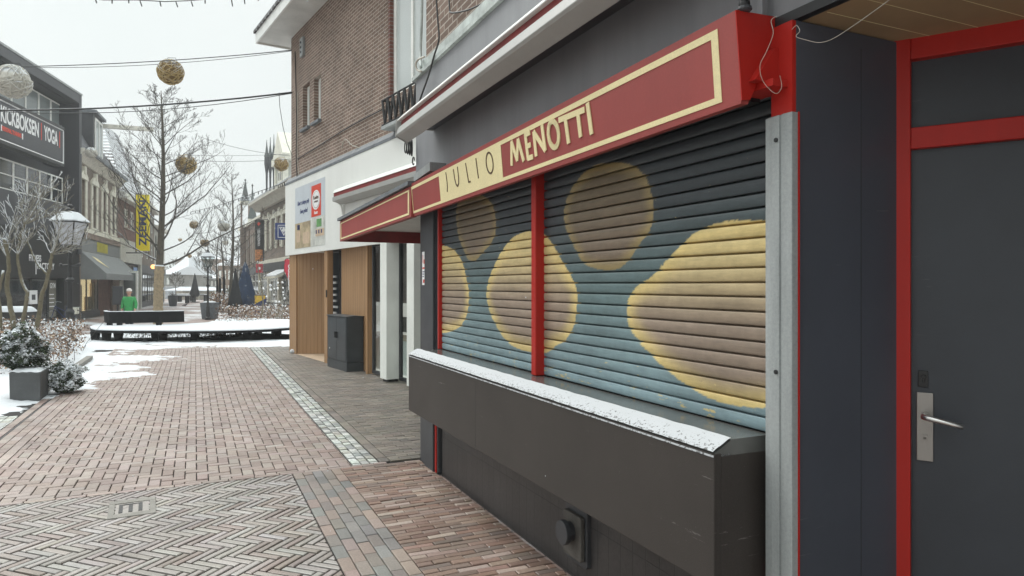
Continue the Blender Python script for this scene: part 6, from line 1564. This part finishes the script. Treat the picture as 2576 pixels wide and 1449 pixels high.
for k,(u,Y,h) in enumerate(((553,50,2.4),(563,50,2.5),(546,55,2.3))):
    p=at(u,0,Y); o=MB().tube([(0,0,0),(.02,0,h*.5),(0,0,h)],[.10,.09,.08],8).build('timber_post',X['black_wood'],M=LOC(p.x,Y,-.3)); tag(o,['left one of the dark timber posts behind the hedge','middle dark timber post behind the hedge','shortest dark timber post, farther back'][k],'post','dark timber posts behind the hedge')
# shop lamp glow on dark house
gl=MB().sphere((0,0,0),.16,10,8).build('wall_lamp',emis('orange lamp glow',(1,.45,.15),2.0),M=LOC(*at(385,671,50))); tag(gl,'small round orange lit lamp on the dark shopfront left of the tree','lamp')
# pigeons
for k,(u,v,s) in enumerate(((466,773,1.0),(486,759,.9))):
    Y=1.9*FPX/(v-HY); p=at(u,v,Y); t=thing('pigeon',['nearer grey pigeon standing on the far street','farther grey pigeon standing on the far street'][k],'bird',LOC(p.x,Y,-.28,R(30+80*k)),group='pigeons on the street')
    m=MB(); m.tube([(-.26,0,.13),(-.16,0,.15),(-.05,0,.17),(.05,0,.18),(.10,0,.22),(.125,0,.275),(.15,0,.29),(.19,0,.28)],[.02,.045,.075,.07,.045,.032,.034,.006],10); m.build('body',X['grey_dark'],t,smooth=True)
    for a in (-.03,.03): MB().tube([(0,a,0),(0,a,.12)],.008,5).build('leg',X['red_dark'],t)
# ---------------------------------------------------------------- bicycle
p=at(160,0,33.5); by=thing('bicycle','dark blue bicycle with pale panniers leaning at the gym front','bicycle',LOC(p.x,33.5,-.3,R(12)))
def wheel(cx_):
    n=28; m=MB(); m.tube([(cx_+.33*math.cos(2*math.pi*k/n),0,.35+.33*math.sin(2*math.pi*k/n)) for k in range(n+1)],.020,6,cap=False); w_=m.build('wheel',X['black'],by)
    m=MB()
    for k in range(14): a=2*math.pi*k/14; m.tube([(cx_,0,.35),(cx_+.32*math.cos(a),0,.35+.32*math.sin(a))],.003,3)
    m.build('spokes',X['alu'],w_)
wheel(-.52); wheel(.52)
m=MB(); 
for a,b in (((-.52,0,.35),(-.36,0,.90)),((-.38,0,.80),(.02,0,.32)),((-.37,0,.86),(.12,0,.60)),((.02,0,.32),(.16,0,.88)),((.02,0,.32),(.52,0,.35)),((.14,0,.70),(.52,0,.35))): m.tube([a,b],.018,6)
m.build('frame',X['navy'],by)
m=MB(); m.tube([(-.36,0,.9),(-.34,0,1.06)],.014,6); m.tube([(-.20,-.28,1.06),(-.34,-.12,1.10),(-.34,.12,1.10),(-.20,.28,1.06)],.013,6); m.build('handlebar',X['alu'],by)
m=MB(); m.sphere((.18,0,.93),.12,10,6,sz=.35); m.build('saddle',X['black'],by,smooth=True)
m=MB(); m.box(.28,.62,-.20,-.05,.48,.80); m.box(.28,.62,.05,.20,.48,.80); m.build('pannier',X['frame_cream'],by,bevel=.03)
MB().box(.20,.72,-.06,.06,.80,.83).build('rack',X['alu'],by)
m=MB(); m.tube([(0,0,.32),(.10,-.06,.20)],.012,5); m.tube([(0,0,.32),(-.10,.06,.44)],.012,5); m.build('pedals',X['black_metal'],by)

# ---------------------------------------------------------------- person in green
def skin(name,nodes,edges,mt,parent,sub=2,root=0):
    me=bpy.data.meshes.new(name); me.from_pydata([n[0] for n in nodes],edges,[]); me.update(); me.materials.append(mt)
    o=bpy.data.objects.new(name,me); C.objects.link(o); o.parent=parent
    sk=o.modifiers.new('skin','SKIN'); sk.use_smooth_shade=True
    ly=me.skin_vertices[0] if me.skin_vertices else None
    if ly is None:
        bm_=None
    for i,n in enumerate(nodes):
        r=n[1]; me.skin_vertices[0].data[i].radius=(r,r) if not isinstance(r,tuple) else r
    me.skin_vertices[0].data[root].use_root=True
    s=o.modifiers.new('sub','SUBSURF'); s.levels=sub; s.render_levels=sub
    return o
def mk_skin(name,nodes,edges,mt,parent,root=0,sub=2):
    me=bpy.data.meshes.new(name); me.from_pydata([n[0] for n in nodes],edges,[]); me.update(); me.materials.append(mt)
    o=bpy.data.objects.new(name,me); C.objects.link(o)
    o.modifiers.new('skin','SKIN').use_smooth_shade=True
    bpy.context.view_layer.update()
    if not me.skin_vertices:
        with bpy.context.temp_override(object=o,active_object=o): bpy.ops.mesh.customdata_skin_add()
    for i,n in enumerate(nodes): r=n[1]; me.skin_vertices[0].data[i].radius=r if isinstance(r,tuple) else (r,r); me.skin_vertices[0].data[i].use_root=(i==root)
    s=o.modifiers.new('sub','SUBSURF'); s.levels=sub; s.render_levels=sub; o.parent=parent; return o
pp_=at(325,0,27.3); per=thing('person','person in a green quilted coat and pale hat walking behind the bench','person',LOC(pp_.x,27.3,gz(0,27.3),R(8)))
N=[((0,0,.92),.13),((0,-.01,1.10),.115),((0,0,1.30),.13),((0,0,1.42),.07),((0,-.01,1.50),.052),((0,-.02,1.60),.088),((0,-.015,1.68),.085),
   ((.17,0,1.39),.060),((.225,.02,1.14),.045),((.235,-.06,.92),.032),((.235,-.08,.86),.03),
   ((-.17,0,1.39),.060),((-.225,.02,1.14),.045),((-.235,-.06,.92),.032),((-.235,-.08,.86),.03),
   ((.09,0,.84),.095),((.10,-.06,.48),.065),((.10,.02,.10),.045),((.10,-.10,.04),.04),
   ((-.09,0,.84),.095),((-.10,.05,.48),.065),((-.10,.12,.10),.045),((-.10,.02,.04),.04)]
E=[(0,1),(1,2),(2,3),(3,4),(4,5),(5,6),(2,7),(7,8),(8,9),(9,10),(2,11),(11,12),(12,13),(13,14),(0,15),(15,16),(16,17),(17,18),(0,19),(19,20),(20,21),(21,22)]
for sgn,hub in ((1,10),(-1,14)):
    bx_,by_,bz0=N[hub][0]
    for k in range(4):
        o=len(N); y=by_-.028+.019*k; ln=(.060,.070,.066,.052)[k]
        N+= [((bx_,y,bz0-.02),.009),((bx_-sgn*.006,y,bz0-.02-ln*.55),.008),((bx_-sgn*.02,y,bz0-.02-ln),.007)]; E+=[(hub,o),(o,o+1),(o+1,o+2)]
    o=len(N); N+=[((bx_-sgn*.012,by_-.045,bz0+.005),.010),((bx_-sgn*.02,by_-.062,bz0-.03),.008)]; E+=[(hub,o),(o,o+1)]
body=mk_skin('body',N,E,X['skin'],per)
cN=[((0,0,.78),.185),((0,0,1.0),.165),((0,0,1.22),.17),((0,0,1.38),.125),((0,-.005,1.47),.075),((.19,0,1.38),.085),((.245,.02,1.14),.072),((.25,-.05,.94),.058),((-.19,0,1.38),.085),((-.245,.02,1.14),.072),((-.25,-.05,.94),.058),((0,0,.62),.19)]
mk_skin('coat',cN,[(11,0),(0,1),(1,2),(2,3),(3,4),(2,5),(5,6),(6,7),(2,8),(8,9),(9,10)],X['green_coat'],per)
mk_skin('trousers',[((0,0,.86),.13),((.09,0,.80),.11),((.10,-.06,.48),.082),((.10,.02,.13),.062),((-.09,0,.80),.11),((-.10,.05,.48),.082),((-.10,.12,.13),.062)],[(0,1),(1,2),(2,3),(0,4),(4,5),(5,6)],X['trousers'],per)
m=MB(); m.sphere((0,-.005,1.665),.105,16,12,sz=1.0); m.v=[v for v in m.v]; hat=m.build('hat',X['hair_grey'],per,smooth=True)
for v in hat.data.vertices:
    if v.co.z<1.655: v.co.z=1.655+(v.co.z-1.655)*.15
m=MB(); 
for a in (-.032,.032): m.sphere((a,-.100,1.615),.011,8,6)
m.build('eyes',X['black'],per)
m=MB(); m.tube([(0,-.10,1.62),(0,-.122,1.585),(0,-.10,1.578)],[.010,.014,.006],6); m.build('nose',X['skin'],per)
m=MB(); m.tube([(-.025,-.098,1.548),(0,-.104,1.546),(.025,-.098,1.548)],.005,5); m.build('mouth',X['red_dark'],per)
for a in (-.092,.092): MB().sphere((a,-.01,1.60),.022,8,6,sz=1.3).build('ear',X['skin'],per,smooth=True)
for x,y in ((.10,.02),(-.10,.12)): m=MB(); m.tube([(x,y+.04,.05),(x,y-.06,.05),(x,y-.18,.035)],[.05,.05,.035],8); m.build('boot',X['black'],per,smooth=True)
# ---------------------------------------------------------------- air and falling snow
mb=MB(); rng=random.Random(99)
for k in range(300):
    Y=rng.uniform(2.6,16); x=rng.uniform(-.85,.85)*Y; z=EYE+rng.uniform(-.5,.5)*Y
    if z<.05: continue
    tt,ww_=TW(x,Y)
    if ww_<.35: continue
    r=rng.uniform(.0012,.003); s=rng.uniform(1.0,1.8)
    mb.sphere((x,Y,z),r,6,4,sz=s)
fl=mb.build('falling_snow',X['snow']); fl['kind']='stuff'; fl['label']='small snowflakes falling through the street air'; 
hz=MB().box(-300,300,-80,300,-1.4,20).build('haze',X['snow']); hz.data.materials.clear(); hm=bpy.data.materials.new('street haze'); hm.use_nodes=True; hn=hm.node_tree
for n in list(hn.nodes):
    if n.type=='BSDF_PRINCIPLED': hn.nodes.remove(n)
pv=hn.nodes.new('ShaderNodeVolumePrincipled'); pv.inputs['Color'].default_value=(.93,.95,.95,1); pv.inputs['Density'].default_value=.0017; pv.inputs['Anisotropy'].default_value=.2
hn.links.new(pv.outputs[0],[n for n in hn.nodes if n.type=='OUTPUT_MATERIAL'][0].inputs['Volume']); hz.data.materials.append(hm); hz['kind']='stuff'; hz['label']='pale snowy haze filling the street air'
# ---------------------------------------------------------------- camera, sky, light
cd=bpy.data.cameras.new('Camera'); cam=bpy.data.objects.new('Camera',cd); C.objects.link(cam); bpy.context.scene.camera=cam
cd.sensor_width=36; cd.lens=36*FPX/2576; cd.shift_y=-(724.5-HY)/2576; cd.clip_end=2000; cd.clip_start=.05
cam.location=(0,0,EYE); cam.rotation_euler=(R(90),0,0)
w=bpy.data.worlds.new('World'); bpy.context.scene.world=w; w.use_nodes=True; nt=w.node_tree
bg=nt.nodes['Background']; sky=nt.nodes.new('ShaderNodeTexSky'); sky.sky_type='NISHITA'; sky.sun_disc=False
SUN_EL,SUN_AZ=R(48),R(-50)
sky.sun_elevation=SUN_EL; sky.sun_rotation=SUN_AZ; sky.dust_density=4; sky.ozone_density=1; sky.air_density=1
hs=nt.nodes.new('ShaderNodeHueSaturation'); hs.inputs['Saturation'].default_value=.12; nt.links.new(sky.outputs[0],hs.inputs['Color'])
mx=nt.nodes.new('ShaderNodeMix'); mx.data_type='RGBA'; mx.inputs[0].default_value=.86; nt.links.new(hs.outputs[0],mx.inputs[6])
tc=nt.nodes.new('ShaderNodeTexCoord'); nz=nt.nodes.new('ShaderNodeTexNoise'); nz.inputs['Scale'].default_value=2.2; nz.inputs['Detail'].default_value=6; nt.links.new(tc.outputs['Generated'],nz.inputs['Vector'])
cr=nt.nodes.new('ShaderNodeValToRGB'); cr.color_ramp.elements[0].position=.3; cr.color_ramp.elements[1].position=.7
cr.color_ramp.elements[0].color=(.83*7,.91*7,.90*7,1); cr.color_ramp.elements[1].color=(.93*7,.985*7,.975*7,1)
nt.links.new(nz.outputs['Fac'],cr.inputs['Fac']); nt.links.new(cr.outputs[0],mx.inputs[7]); 
spz=nt.nodes.new('ShaderNodeSeparateXYZ'); nt.links.new(tc.outputs['Generated'],spz.inputs[0])
mr=nt.nodes.new('ShaderNodeMapRange'); mr.inputs['From Min'].default_value=.36; mr.inputs['From Max'].default_value=1.0; mr.inputs['To Min'].default_value=1.0; mr.inputs['To Max'].default_value=3.0; nt.links.new(spz.outputs['Z'],mr.inputs['Value'])
zm=nt.nodes.new('ShaderNodeVectorMath'); zm.operation='SCALE'; nt.links.new(mx.outputs[2],zm.inputs[0]); nt.links.new(mr.outputs['Result'],zm.inputs['Scale']); nt.links.new(zm.outputs[0],bg.inputs['Color'])
bg.inputs['Strength'].default_value=.102
sl=bpy.data.lights.new('Sun','SUN'); sl.energy=1.4; sl.angle=R(35); sl.color=(1,.97,.92)
so=bpy.data.objects.new('Sun',sl); C.objects.link(so)
dv=Vector((math.sin(SUN_AZ)*math.cos(SUN_EL),math.cos(SUN_AZ)*math.cos(SUN_EL),math.sin(SUN_EL)))
so.rotation_euler=dv.to_track_quat('Z','Y').to_euler()
sc=bpy.context.scene; sc.view_settings.view_transform='Standard'; sc.view_settings.look='None'; sc.view_settings.exposure=.45; sc.view_settings.gamma=1
sc.cycles.max_bounces=6; sc.cycles.transparent_max_bounces=12
